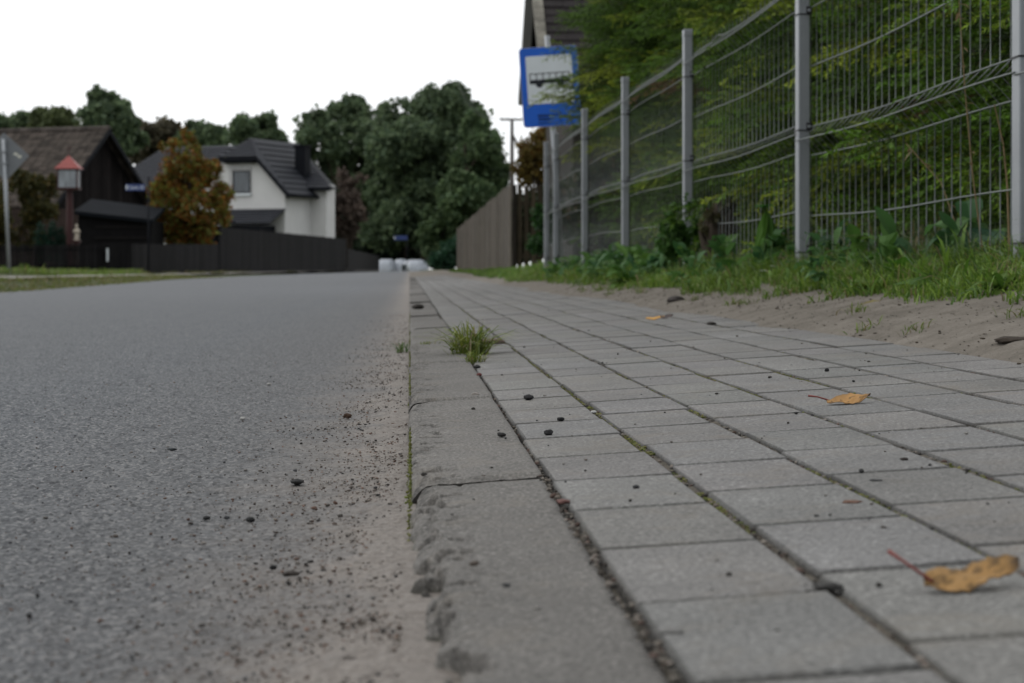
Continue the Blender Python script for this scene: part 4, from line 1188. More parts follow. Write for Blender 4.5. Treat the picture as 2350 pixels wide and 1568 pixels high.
# ------------------------------------------------------------------ traffic sign seen from behind, left edge
DT = 40
tp = P(21, 619, DT)
ts = empty('traffic_sign', (tp.x, tp.y, float(zg(tp.x, tp.y))), 'grey back of a diamond traffic sign on a galvanised pole', 'sign', -YAW + .1)
ts.rotation_euler = (0, R(-2.4), -YAW)
kk = DT / FPX
zz = lambda y: (619 - y) * kk + CAM_H - ts.location.z
m = MB(); m.tube([(0, 0, -.3), (0, 0, zz(319))], .036, 12); m.build('pole', M_GALV, ts, True)
m = MB(); hd = 56 * kk; zc = zz(360)
plate(m, [(0, zc - hd), (hd, zc), (0, zc + hd), (-hd, zc)], .04, .012)
bk = m.build('plate', simple('grey sign back', (.16, .17, .18), .6, .4, .08, 3, metal=.2), ts, bevel=.004)
m = MB(); sx0 = 30 * kk
plate(m, [(sx0 - .075, zc + .07), (sx0 - .02, zc + .075), (sx0 + .02, zc + .02), (sx0 + .075, zc + .01), (sx0 + .06, zc - .035), (sx0 + .01, zc - .03), (sx0 - .03, zc + .025), (sx0 - .08, zc + .03)], .037, .002)
m.build('sticker', simple('pale torn sticker', (.55, .54, .47), .6, .3, .3, 20), bk)
for z_ in (zc + .1, zc - .12):
    m = MB(); m.box((-.05, -.04, z_ - .014), (.05, .038, z_ + .014)); m.build('clamp', M_GALV, ts)

# ------------------------------------------------------------------ street name signs
def name_sign(x0, x1, yt, yb, px, ptop, d, label, text, left_white=True):
    kk = d / FPX; b = P(px, 619, d)
    e = empty('street_name_sign', (b.x, b.y, float(zg(b.x, b.y))), label, 'sign', -YAW)
    z = lambda y: (619 - y) * kk + CAM_H - e.location.z
    m = MB(); m.tube([(0, 0, -.3), (0, 0, z(ptop))], .03, 8); m.build('pole', M_TRIM, e, True)
    m = MB(); m.box(((x0 - px) * kk, -.06, z(yb)), ((x1 - px) * kk, -.035, z(yt))); bd = m.build('board', simple('dull blue enamel', (.030, .052, .17), .5, .4, .08, 3), e)
    wd = (x1 - x0) * kk; hh = (yb - yt) * kk
    if left_white:
        m = MB(); m.box(((x0 - px) * kk + .01, -.063, z(yb) + hh * .2), ((x0 - px) * kk + wd * .10, -.0602, z(yt) - hh * .15)); m.build('emblem', M_WHITE, bd)
    if text:
        cu = bpy.data.curves.new('t', 'FONT'); cu.body = text; cu.size = hh * .72; cu.extrude = .001
        o = bpy.data.objects.new('t', cu); link(o)
        me = bpy.data.meshes.new_from_object(o.evaluated_get(bpy.context.evaluated_depsgraph_get()))
        bpy.data.objects.remove(o)
        xs_ = [v.co.x for v in me.vertices]; sc_ = wd * .78 / (max(xs_) - min(xs_))
        me.transform(Matrix.Translation(((x0 - px) * kk + wd * .16, -.0615, z(yb) + hh * .26)) @ Matrix.Rotation(R(90), 4, 'X') @ Matrix.Diagonal((sc_, 1, 1, 1)))
        me.materials.clear(); me.materials.append(M_WHITE)
        link(bpy.data.objects.new('lettering', me), bd)
    return e
name_sign(289, 333, 423, 438, 341, 405, 66, 'blue street name sign on a thin dark pole before the barn', 'Czarla 30')
name_sign(904, 935, 541, 551, 934, 538, 150, 'small blue street name sign below the far trees', None)

# ------------------------------------------------------------------ dark fences across the road
def fence_run(name, x0, d0, x1, d1, top0, top1, label, pick=.11, gap=.012, zpx=None, hvar=.012, cat='fence', tint=(.55, 2.0)):
    """Boards between two places on the far side of the road; top0/top1 read off the photo."""
    a = P(x0, top0, d0); b = P(x1, top1, d1)
    ln = (Vector((b.x, b.y)) - Vector((a.x, a.y))).length
    e = empty(name, (a.x, a.y, 0), label, cat, math.atan2(b.y - a.y, b.x - a.x))
    m = MB(); s = 0
    while s < ln - pick * .5:
        u = s / ln
        z1 = a.z + (b.z - a.z) * u + rng.normal(0, hvar)
        X = a.x + (b.x - a.x) * u; Y = a.y + (b.y - a.y) * u
        t = rng.uniform(*tint)
        m.box((s, -.011, float(zg(X, Y)) - .15), (s + pick - gap, .011, z1), col=(t, t, t)); s += pick
    m.build('boards', M_DARKWOOD, e)
    n = max(2, int(ln / 2.4))
    for k in range(n + 1):
        u = k / n; X = a.x + (b.x - a.x) * u; Y = a.y + (b.y - a.y) * u
        m = MB(); m.box((u * ln - .04, .055, float(zg(X, Y)) - .3), (u * ln + .04, .13, a.z + (b.z - a.z) * u - .03)); m.build('post', M_DARKWOOD, e)
    for f in (.25, .8):
        m = MB(); z0, z1 = a.z * f, b.z * f
        m.add([(0, .0115, z0), (ln, .0115, z1), (ln, .0115, z1 + .08), (0, .0115, z0 + .08), (0, .054, z0), (ln, .054, z1), (ln, .054, z1 + .08), (0, .054, z0 + .08)],
              [(3, 2, 1, 0), (4, 5, 6, 7), (0, 1, 5, 4), (1, 2, 6, 5), (2, 3, 7, 6), (3, 0, 4, 7)]); m.build('rail', M_DARKWOOD, e)
    return e
fence_run('picket_fence', -70, 61, 232, 64, 562, 562, 'low dark picket fence with narrow gaps at the left', .095, .03, hvar=.015, tint=(.8, 1.9))
fence_run('garden_gate', 236, 64.2, 299, 65, 560, 559, 'dark plank garden gate with a white number plate', .12, .006, cat='gate', tint=(1.0, 1.5))
fence_run('low_board_fence', 301, 65.2, 501, 79, 560, 561, 'low black board fence below the autumn tree', .13, .012)
fence_run('high_board_fence', 503, 83, 794, 118, 521, 549, 'high black board fence in front of the white house', .14, .013)
fence_run('far_board_fence', 797, 119, 870, 160, 571, 587, 'lowest black board fence at the far end of the row', .14, .006)
gp = P(246, 585, 64.1)
m = MB(); m.box((-.03, -.05, -.20), (.035, -.03, .20)); np_ = m.build('number_plate', M_WHITE)
for o in bpy.data.objects:
    if o.name.startswith('garden_gate'):
        np_.parent = o; g = o
np_.location = (.14, -.0, gp.z)

# ------------------------------------------------------------------ white wrapped bales, bin and post at the bend
M_FOIL = simple('white plastic film', (.44, .47, .52), .35, .5, .12, 1.2, .05, 3)
def bale(x0, x1, yt, d, lab, flat=.55, seed=0):
    kk = d / FPX; b = P((x0 + x1) / 2, 619, d); wd = (x1 - x0) * kk / 2; z0 = -.024 + .09 - .05; h = (619 - yt) * kk + CAM_H - z0
    r = np.random.default_rng(seed)
    nu, nv = 32, 14
    V = []; F = []
    for j in range(nv + 1):
        ph = j / nv * math.pi / 2
        for i in range(nu):
            th = 2 * math.pi * i / nu
            c = math.cos(ph) ** flat
            wob = 1 + .03 * math.sin(5 * th + seed) + .02 * math.sin(11 * th + 3 * ph)
            V.append((wd * c * math.copysign(abs(math.cos(th)) ** .8, math.cos(th)) * wob, .8 * c * math.copysign(abs(math.sin(th)) ** .8, math.sin(th)) * wob, h * math.sin(ph) ** .85 + r.normal(0, .006)))
    for j in range(nv):
        for i in range(nu):
            F.append((j * nu + i, j * nu + (i + 1) % nu, (j + 1) * nu + (i + 1) % nu, (j + 1) * nu + i))
    o = mesh_np('wrapped_bale', np.array(V), np.array(F), M_FOIL, smooth=True)
    o.location = (b.x, b.y, z0); o.rotation_euler = (0, 0, -YAW)
    return tag(o, lab, 'bale', 'white wrapped bales at the bend')
bale(866, 908, 595, 172, 'white plastic wrapped bale right of the black fence end', .35, 1)
bale(903, 938, 595, 172.6, 'white plastic wrapped bale behind the small dark bin', .4, 2)
bale(922, 984, 596, 170, 'white plastic wrapped bale with a rounded end, rightmost and longest', .55, 3)
kk = 166 / FPX
b = P(927, 619, 166)
m = MB(); m.tube([(0, 0, 0), (0, 0, .52)], [.15, .18], 12)
bi = m.build('bin', simple('dark bin plastic', (.018, .026, .026), .6), None, True); bi.location = (b.x, b.y, .05); tag(bi, 'small dark bin before the white bales', 'bin')
m = MB(); m.tube([(0, 0, .52), (0, 0, .55)], [.19, .17], 12); m.build('lid', M_BLACKP, bi)
b = P(937, 619, 166)
m = MB(); m.tube([(0, 0, 0), (0, 0, .55), (0, 0, .58)], [.1, .1, .06], 12)
bo = m.build('bollard', M_WHITE, None, True); bo.location = (b.x, b.y, .03); tag(bo, 'short white bollard beside the small dark bin', 'bollard')

# ------------------------------------------------------------------ grass and weeds
def blades(X, Y, Z, h, wd, r, c0, c1, lean=.5, dry=.06):
    n = len(X)
    az = r.uniform(0, 2 * math.pi, n); fa = r.uniform(0, 2 * math.pi, n)
    ln = np.abs(r.normal(0, lean, n)) + .08
    d = np.stack([np.cos(az), np.sin(az), 0 * az], 1); s = np.stack([np.cos(fa), np.sin(fa), 0 * fa], 1)
    b = np.stack([X, Y, Z], 1); h = np.asarray(h)[:, None]; w_ = (wd * r.uniform(.6, 1.3, n))[:, None]; ln = ln[:, None]
    up = np.array([0, 0, 1.0])
    p0 = b; p1 = b + up * h * .45 + d * h * ln * .22; p2 = b + up * h * (.80 - .1 * ln) + d * h * ln * .62; p3 = b + up * h * (1.0 - .35 * np.minimum(ln, 1.6)) + d * h * ln * 1.15
    V = np.stack([p0 - s * w_ * .7, p0 + s * w_ * .7, p1 - s * w_, p1 + s * w_, p2 - s * w_ * .7, p2 + s * w_ * .7, p3], 1).reshape(-1, 3)
    k = (np.arange(n) * 7)[:, None]
    Q = np.concatenate([k + np.array([[0, 1, 3, 2]]), k + np.array([[2, 3, 5, 4]])]); T = k + np.array([[4, 5, 6]])
    t = r.uniform(0, 1, (n, 1)); c = np.array(c0) * (1 - t) + np.array(c1) * t
    m = r.uniform(0, 1, n) < dry; c[m] = np.array([.20, .165, .08]) * r.uniform(.6, 1.2, (m.sum(), 1))
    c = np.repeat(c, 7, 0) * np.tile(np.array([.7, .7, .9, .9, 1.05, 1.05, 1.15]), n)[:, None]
    return V, [Q, T], c

def grass_edge(Y):
    return np.interp(Y, [2, 3.4, 4.5, 6.4, 8.9, 12, 17.8, 30, 36, 40, 78], [1.08, 1.05, 1.01, .97, .98, .92, .87, .98, 1.1, 1.32, 1.4]) + .17 * (fbm(np.asarray(Y) * 2.2, 0, 61) - .5) + .07 * (fbm(np.asarray(Y) * 9, 0, 62) - .5)
rg = np.random.default_rng(17)
def bank_z(X, Y): return np.maximum(zg(X, Y) - .01, sand_z(X, np.clip(Y, -2.6, 40)) * (X < 1.4) + (X >= 1.4) * -9)
parts = []
def scatter_grass(n, y0, y1, xmax, hs_, wd, ypow=1.0, c0=(.045, .10, .014), c1=(.13, .22, .03), lean=.55, dry=.05, hmul=1.0, xin=0.0):
    Y = y0 + (y1 - y0) * rg.uniform(0, 1, n) ** ypow
    e = grass_edge(Y) + xin
    u = rg.uniform(0, 1, n) ** .9
    X = e + (xmax - e) * u
    patch = fbm(X * 6, Y * 4, 63)
    k = (patch > .36) | (u > .30); k &= ~((u < .06) & (rg.uniform(0, 1, n) < .55))
    X, Y, u, patch = X[k], Y[k], u[k], patch[k]
    h = hs_[0] + (hs_[1] - hs_[0]) * np.clip(u * 1.4, 0, 1)
    h = h * rg.uniform(.45, 1.35, len(X)) * (.55 + .9 * patch) * hmul
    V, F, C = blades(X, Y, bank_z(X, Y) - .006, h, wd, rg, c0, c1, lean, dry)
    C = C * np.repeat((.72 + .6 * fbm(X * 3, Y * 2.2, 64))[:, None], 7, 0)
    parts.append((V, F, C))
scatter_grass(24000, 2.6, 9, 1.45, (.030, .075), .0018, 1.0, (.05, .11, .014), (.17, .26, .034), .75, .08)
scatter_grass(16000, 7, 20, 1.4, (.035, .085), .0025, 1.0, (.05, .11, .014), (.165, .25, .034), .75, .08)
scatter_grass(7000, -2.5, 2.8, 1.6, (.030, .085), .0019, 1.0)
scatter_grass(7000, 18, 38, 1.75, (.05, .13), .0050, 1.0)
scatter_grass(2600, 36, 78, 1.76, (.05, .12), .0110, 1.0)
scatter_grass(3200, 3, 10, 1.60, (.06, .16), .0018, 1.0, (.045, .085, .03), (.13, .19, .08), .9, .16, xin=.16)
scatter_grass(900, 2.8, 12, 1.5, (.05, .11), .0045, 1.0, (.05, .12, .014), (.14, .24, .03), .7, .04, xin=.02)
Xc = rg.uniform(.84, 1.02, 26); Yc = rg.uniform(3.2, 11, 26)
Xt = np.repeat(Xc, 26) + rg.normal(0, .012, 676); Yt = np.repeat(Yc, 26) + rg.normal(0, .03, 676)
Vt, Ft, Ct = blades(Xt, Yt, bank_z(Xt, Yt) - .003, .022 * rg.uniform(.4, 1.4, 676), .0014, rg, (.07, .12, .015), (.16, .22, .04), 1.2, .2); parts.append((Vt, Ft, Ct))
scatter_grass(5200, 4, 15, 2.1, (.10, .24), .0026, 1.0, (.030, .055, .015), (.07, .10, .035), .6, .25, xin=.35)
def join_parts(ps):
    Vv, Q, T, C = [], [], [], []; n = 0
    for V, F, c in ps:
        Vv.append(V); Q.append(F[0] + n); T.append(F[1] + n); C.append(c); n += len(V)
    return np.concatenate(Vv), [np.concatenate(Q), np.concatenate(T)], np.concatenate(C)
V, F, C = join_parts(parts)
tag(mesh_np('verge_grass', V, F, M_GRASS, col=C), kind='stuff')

# grass across the road: the strip by the asphalt and the mound under the sign
parts = []
n = 9000
Y = 15 + 40 * rg.uniform(0, 1, n) ** 1.0; wv_ = left_edge(Y)
u = rg.uniform(-.12, 1.0, n); X = wv_ - u * 1.22
k = (fbm(X * 2, Y * .8, 71) > .34)
X, Y = X[k], Y[k]
V, F, C = blades(X, Y, zg(X, Y) - .01, .04 * rg.uniform(.4, 1.4, len(X)), .011, rg, (.075, .10, .022), (.17, .20, .045), .8, .28); parts.append((V, F, C))
n = 9000
Y = 24 + 36 * rg.uniform(0, 1, n); X = left_edge(Y) - 2.45 - 2.2 * rg.uniform(0, 1, n)
V, F, C = blades(X, Y, zg(X, Y) - .01, .085 * rg.uniform(.4, 1.5, n) * (1 + .9 * (fbm(X, Y * .4, 72) > .56)), .010, rg, (.07, .12, .018), (.17, .25, .036), .7, .10); parts.append((V, F, C))
n = 1500
Y = 58 + 60 * rg.uniform(0, 1, n); X = left_edge(Y) - 2.55 - .5 * rg.uniform(0, 1, n) + 1.2 * (fbm(Y * .3, 0, 73) > .62)
V, F, C = blades(X, Y, zg(X, Y) - .01, .09 * rg.uniform(.4, 1.6, n), .016, rg, (.045, .06, .018), (.10, .11, .035), .6, .3); parts.append((V, F, C))
V, F, C = join_parts(parts)
tag(mesh_np('roadside_grass', V, F, M_GRASS, col=C), kind='stuff')

def tuft(loc, n, h, spread, wd, seed, label, c0=(.06, .105, .014), c1=(.20, .23, .035), lean=1.25, dry=.16):
    r = np.random.default_rng(seed)
    X = loc[0] + r.normal(0, spread, n); Y = loc[1] + r.normal(0, spread * 1.6, n)
    Z = np.full(n, loc[2] - .004)
    V, F, C = blades(X, Y, Z, h * r.uniform(.45, 1.15, n), wd, r, c0, c1, lean, dry)
    o = mesh_np('grass_tuft', V - np.array(loc), F, M_GRASS, col=C); o.location = loc
    return tag(o, label, 'grass tuft')
p = G(1078, 815); tuft((p.x, p.y, p.z), 240, .075, .016, .0016, 81, 'bright green grass tuft growing from the joint between kerb and pavers')
p = G(1092, 832); tuft((p.x, p.y, p.z), 60, .03, .008, .0011, 84, 'short yellowish grass tuft just in front of the big kerb tuft')
p = G(985, 793); tuft((p.x, p.y, p.z), 40, .016, .014, .0011, 85, 'tiny grass tuft in the crack across the kerb', lean=1.2)
p = G(927, 813); tuft((p.x - .003, p.y, p.z + .006), 45, .034, .008, .0011, 82, 'small grass tuft on the road side at the foot of the kerb', (.04, .10, .016), (.10, .19, .035))

def leaf_mesh(m, base, d, ln, wd, curl, col, r, n=5, twist=0):
    """One broad leaf: a strip of cross rows from base along d, drooping by curl."""
    d = Vector(d).normalized(); s = d.cross(Vector((0, 0, 1)))
    if s.length < .05: s = Vector((1, 0, 0))
    s.normalize(); up = s.cross(d)
    s = (s * math.cos(twist) + up * math.sin(twist))
    V = []; F = []
    for k in range(n + 1):
        u = k / n
        c = Vector(base) + d * ln * u * (1 - .15 * abs(curl) * u) + Vector((0, 0, -1)) * curl * ln * u * u
        ww = wd * math.sin(math.pi * min(1, (u * .93 + .05)) ** .8) * .5 + .0006
        fold = up * ww * .35
        V += [tuple(c - s * ww + fold), tuple(c), tuple(c + s * ww + fold)]
    for k in range(n):
        a = k * 3
        F += [(a, a + 1, a + 4, a + 3), (a + 1, a + 2, a + 5, a + 4)]
    m.add(V, F, col)

def weed(x, y, d, n, ln, wd, hgt, label, seed, c0=(.03, .08, .012), c1=(.08, .16, .025), curl=.6, stem=False, up=(.2, 1.0), cat='weed', xyz=None):
    r = np.random.default_rng(seed)
    b = P(x, y, d) if xyz is None else Vector(xyz)
    b.z = float(bank_z(np.array(b.x), np.array(b.y)))
    m = MB()
    for k in range(n):
        az = r.uniform(0, 2 * math.pi); el = r.uniform(*up)
        t = r.uniform(0, 1); c = np.array(c0) * (1 - t) + np.array(c1) * t
        z = hgt * r.uniform(0, 1) if stem else 0
        st = (r.normal(0, .006), r.normal(0, .006), z)
        leaf_mesh(m, st, (math.cos(az) * math.cos(el), math.sin(az) * math.cos(el), math.sin(el)), ln * r.uniform(.6, 1.15), wd * r.uniform(.7, 1.15), curl * r.uniform(.4, 1.4), c, r, 6, r.uniform(-.5, .5))
    if stem:
        m.tube([(0, 0, -.01), (.004, 0, hgt * .5), (0, .004, hgt * 1.05)], [.004, .003, .0015], 5, col=np.array(c0) * .9)
    o = m.build('weed', M_LEAF); o.location = b
    return tag(o, label, cat, 'broad leaved weeds in the verge' if not stem else None)
weed(1925, 600, 6.75, 22, .24, .12, 0, 'big blue green dock leaves behind the mesh, right of the thick post', 91, (.045, .105, .060), (.085, .155, .095), .8, up=(.7, 1.35))
weed(2085, 600, 5.9, 20, .22, .09, 0, 'arching blue green dock leaves at the middle of the near mesh bay', 92, (.040, .085, .05), (.075, .125, .075), 1.0, up=(.7, 1.4))
weed(2235, 600, 5.1, 24, .22, .13, 0, 'largest dark dock clump behind the mesh near the right edge', 93, (.030, .085, .045), (.06, .13, .07), .9, up=(.6, 1.3))
weed(2020, 690, 4.95, 16, .095, .032, 0, 'low yellow green rosette at the edge of the sand', 94, (.06, .11, .012), (.14, .17, .03), .5, up=(.1, .8))
weed(2075, 650, 5.0, 9, .12, .05, 0, 'upright bright green plantain in the verge below the dock leaves', 95, (.04, .12, .012), (.08, .19, .02), .3, up=(.8, 1.4))
weed(2150, 680, 4.6, 14, .10, .035, 0, 'leafy green rosette below the orange petals', 96, up=(.3, 1.1))
weed(2290, 705, 4.1, 20, .10, .022, 0, 'narrow leaved weed clump at the sand edge, far right', 97, (.04, .10, .012), (.12, .19, .035), .5, up=(.2, 1.1))
weed(1690, 600, 7.6, 30, .17, .085, 0, 'broad green leaf clump left of the tall drooping weed', 98, (.04, .10, .02), (.10, .20, .05), .7, up=(.5, 1.3))
weed(1640, 650, 7.4, 9, .07, .035, 0, 'small green leaf rosette in the grass below the leafy creeper', 99, up=(.2, .9))
weed(1850, 690, 6.0, 10, .06, .022, 0, 'small rosette at the sand edge below the thick post', 100, (.05, .10, .012), (.11, .17, .03), up=(.2, .9))
weed(1440, 630, 9.7, 26, .14, .05, 0, 'low leafy weed at the foot of the fourth post', 101, up=(.3, 1.1))
rw = np.random.default_rng(131)
mw_ = MB()
for k in range(260):
    Y = 4.2 + 13 * rw.uniform(0, 1) ** .9; X = fence_x(Y) + rw.normal(.0, .10)
    if fbm(np.array(Y * 1.1), np.array(3.0), 132) < .42: continue
    z = float(bank_z(np.array(X), np.array(Y)))
    hs1 = rw.uniform(.06, .20); dk = rw.uniform(0, 1)
    for q in range(int(rw.integers(5, 10))):
        az = rw.uniform(0, 6.28); el = rw.uniform(.3, 1.3); t = rw.uniform(0, 1)
        c = np.array((.035, .10, .02)) * (1 - t) + np.array((.10, .20, .035)) * t + np.array((0, .0, .025)) * dk
        leaf_mesh(mw_, (X + rw.normal(0, .01), Y + rw.normal(0, .01), z + hs1 * rw.uniform(0, .7)), (math.cos(az) * math.cos(el), math.sin(az) * math.cos(el), math.sin(el)), hs1 * rw.uniform(.5, .9), hs1 * rw.uniform(.18, .38), rw.uniform(.2, 1.1), c, rw, 4, rw.uniform(-.5, .5))
tag(mw_.build('weeds', M_LEAF), kind='stuff')
# tall weed with hanging leaves between the posts
r = np.random.default_rng(110)
b = P(1772, 600, 7.35); b.z = float(bank_z(np.array(b.x), np.array(b.y)))
m = MB()
hh = (619 - 462) / FPX * 7.35 + CAM_H - b.z
m.tube([(0, 0, -.01), (-.008, 0, hh * .5), (-.022, 0, hh * .82), (-.035, 0, hh * 1.0)], [.006, .005, .004, .002], 6, col=(.05, .09, .02))
for k in range(90):
    z = hh * r.uniform(.18, .88); az = r.uniform(0, 6.28)
    c = np.array((.03, .085, .010)) + r.uniform(0, 1) * np.array((.045, .085, .012))
    leaf_mesh(m, (-.02 * z / hh, 0, z), (math.cos(az) * .35, math.sin(az) * .35, -.85), r.uniform(.09, .17), r.uniform(.015, .028), .1, c, r, 5, r.uniform(-1, 1))
for k in range(7):
    az = r.uniform(0, 6.28)
    leaf_mesh(m, (-.03, 0, hh * .9), (math.cos(az), math.sin(az), .8), .06, .025, .5, (.05, .14, .03), r, 5)
o = m.build('tall_weed', M_LEAF); o.location = b; tag(o, 'tall bright green weed with hanging leaves before the second mesh bay', 'weed')
# creeper on the third post
tree('creeper', tuple(P(1560, 605, 9.3)[:2]) + (.10,), .3, px_lobes([(1560, 545, 26), (1575, 520, 18), (1545, 575, 28), (1590, 570, 28), (1525, 600, 26), (1570, 605, 30), (1610, 595, 22), (1540, 625, 20)], 9.3, 1560, .06, r0), 1500, .013, (.022, .060, .010), (.055, .125, .022), 'leafy green creeper climbing the third post from the right', 'creeper', seed=45, gap=.36, freq=16)
tree('bramble', tuple(P(1640, 600, 8.9)[:2]) + (.12,), .3, px_lobes([(1640, 560, 26), (1665, 540, 22), (1680, 575, 24), (1620, 585, 22)], 8.9, 1640, .06, r0), 420, .012, (.040, .035, .015), (.085, .085, .035), 'brownish bramble behind the creeper at the mesh', 'bramble', seed=46, gap=.4, freq=16, bare=40)
# dry stalks by the right post
for pts, lab, rad in (([(2262, 590, 5.0), (2232, 400, 5.0), (2214, 200, 5.0), (2200, -10, 5.0)], 'long dry stalk leaning through the near mesh bay', .0021),
                      ([(2318, 600, 4.75), (2312, 430, 4.78), (2302, 330, 4.8), (2282, 240, 4.8)], 'reddish dry stalk standing against the right hand post', .0028),
                      ([(2240, 585, 5.2), (2160, 420, 5.4), (2080, 330, 5.5)], 'thin dry stalk bent left behind the near mesh bay', .0015)):
    w3 = [P(*q) for q in pts]; b = w3[0].copy(); b.z = float(bank_z(np.array(b.x), np.array(b.y))) - .01
    m = MB(); q = [Vector((0, 0, 0))] + [v - b for v in w3[1:]]
    m.tube(q, [rad, rad * .9, rad * .75, rad * .5][:len(q)], 6, col=(.27, .20, .11))
    r = np.random.default_rng(len(lab))
    for k in range(9):
        u = r.uniform(.35, 1) * (len(q) - 1); i = min(int(u), len(q) - 2)
        c_ = q[i].lerp(q[i + 1], u - i)
        gcol = (.07, .15, .02) if 'reddish' in lab else (.22, .16, .09)
        leaf_mesh(m, c_, (r.normal(), r.normal(), r.uniform(-.3, .8)), r.uniform(.015, .035), .008, .4, gcol, r, 3)
    o = m.build('dry_stalk', M_LEAF); o.location = b; tag(o, lab, 'stalk')
# flowers and orange petals
def flower(x, y, d, n, ln, col, label, cat='flower', rise=.05):
    b = P(x, y, d); gz = float(bank_z(np.array(b.x), np.array(b.y))); r = np.random.default_rng(int(x))
    m = MB(); top = b - Vector((b.x, b.y, gz))
    m.tube([(0, 0, -.005), (0, 0, top.z)], .0012, 5, col=(.05, .10, .02))
    for k in range(n):
        a = 2 * math.pi * k / n + r.uniform(-.2, .2)
        leaf_mesh(m, (0, 0, top.z), (math.cos(a), math.sin(a), .25), ln, ln * .7, .2, np.array(col) * r.uniform(.85, 1.1), r, 3)
    o = m.build('flower', M_LEAF); o.location = (b.x, b.y, gz); return tag(o, label, cat)
flower(2114, 637, 4.9, 4, .011, (.62, .25, .01), 'orange flower in the verge, upper of two')
flower(2112, 652, 4.85, 5, .012, (.60, .20, .008), 'orange flower in the verge, lower of two')
flower(1752, 622, 6.9, 6, .012, (.62, .63, .62), 'white flower in the grass before the tall weed')
flower(1770, 612, 7.0, 3, .018, (.55, .58, .52), 'pale thin flower right of the white one')
for k, (x, y) in enumerate(((2322, 664), (2334, 672), (2345, 660))):
    flower(x, y, 4.2, 8, .013, (.62, .63, .64), ['white flower at the right edge, leftmost of three', 'white flower at the right edge, lowest of three', 'white flower at the right edge, touching the frame'][k])

# ------------------------------------------------------------------ pebbles, gravel, moss
def ico(sub=1):
    t = (1 + 5 ** .5) / 2
    V = [(-1, t, 0), (1, t, 0), (-1, -t, 0), (1, -t, 0), (0, -1, t), (0, 1, t), (0, -1, -t), (0, 1, -t), (t, 0, -1), (t, 0, 1), (-t, 0, -1), (-t, 0, 1)]
    F = [(0, 11, 5), (0, 5, 1), (0, 1, 7), (0, 7, 10), (0, 10, 11), (1, 5, 9), (5, 11, 4), (11, 10, 2), (10, 7, 6), (7, 1, 8), (3, 9, 4), (3, 4, 2), (3, 2, 6), (3, 6, 8), (3, 8, 9), (4, 9, 5), (2, 4, 11), (6, 2, 10), (8, 6, 7), (9, 8, 1)]
    V = [np.array(v) / np.linalg.norm(v) for v in V]
    for _ in range(sub):
        mid = {}; F2 = []
        def mp(a, b):
            k = (min(a, b), max(a, b))
            if k not in mid:
                v = (V[a] + V[b]) / 2; V.append(v / np.linalg.norm(v)); mid[k] = len(V) - 1
            return mid[k]
        for a, b, c in F:
            ab, bc, ca = mp(a, b), mp(b, c), mp(c, a)
            F2 += [(a, ab, ca), (b, bc, ab), (c, ca, bc), (ab, bc, ca)]
        F = F2
    return np.array(V), np.array(F)
IV0, IF0 = ico(0); IV2, IF2 = ico(2)

def stones(name, X, Y, Z, size, r, cols, flat=.6, mat=None):
    n = len(X); m = len(IV0)
    jit = r.uniform(.65, 1.25, (n, m, 1))
    sc = np.stack([r.uniform(.8, 1.4, n), r.uniform(.8, 1.4, n), r.uniform(.45, .9, n) * flat / .6], 1)[:, None, :] * np.asarray(size)[:, None, None] * .5
    a = r.uniform(0, 6.28, n); ca, sa = np.cos(a), np.sin(a)
    v = IV0[None] * jit * sc
    v = np.stack([v[..., 0] * ca[:, None] - v[..., 1] * sa[:, None], v[..., 0] * sa[:, None] + v[..., 1] * ca[:, None], v[..., 2]], 2)
    v = v + np.stack([X, Y, Z + np.asarray(size) * .12], 1)[:, None, :]
    F = (IF0[None] + (np.arange(n) * m)[:, None, None]).reshape(-1, 3)
    c = np.array(cols)[r.integers(0, len(cols), n)] * r.uniform(.7, 1.25, (n, 1))
    o = mesh_np(name, v.reshape(-1, 3), F, mat or M_STONE, col=np.repeat(c, m, 0))
    return tag(o, kind='stuff')
rs = np.random.default_rng(23)
STC = [(.055, .048, .042), (.065, .055, .046), (.075, .06, .05), (.10, .06, .045), (.16, .14, .125), (.055, .055, .058), (.035, .032, .03), (.22, .20, .18)]
n = 4200
Y = .75 * (9 / .75) ** rs.uniform(0, 1, n); X = -np.abs(rs.normal(0, .075, n)) * (1 + .4 * (fbm(Y * 2, 0, 91) - .5)) - .004
k = fbm(X * 10, Y * 4, 92) > .40; X, Y = X[k], Y[k]
sz = np.clip(rs.lognormal(math.log(.0016), .45, len(X)), .0007, .0042)
stones('road_gravel', X, Y, zg(X, Y) + .0015 + .008 * sstep(-.09, 0, X) * fbm(X * 8, Y * 4, 12), sz, rs, STC)
n = 3400
Y = .75 * (6 / .75) ** rs.uniform(0, 1, n); X = -rs.uniform(.0, 1.0, n) ** 1.5 * np.minimum(.16 * Y + .05, .8)
sz = np.clip(rs.lognormal(math.log(.0014), .40, n), .0007, .0034)
stones('road_grit', X, Y, zg(X, Y) + .0010, sz, rs, STC[2:] + [(.20, .19, .18), (.14, .13, .12), (.16, .10, .075)])
n = 6000
Y = .75 * (9 / .75) ** rs.uniform(0, 1, n); X = -np.abs(rs.normal(0, .06, n)) - .003
k = fbm(X * 8, Y * 3, 93) > .42; X, Y = X[k], Y[k]
stones('sandy_grit', X, Y, zg(X, Y) + .0012 + .008 * sstep(-.09, 0, X) * fbm(X * 8, Y * 4, 12), np.clip(rs.lognormal(math.log(.0014), .4, len(X)), .0007, .0034), rs, [(.22, .19, .16), (.16, .13, .11), (.28, .25, .22), (.12, .09, .075), (.20, .13, .10)])
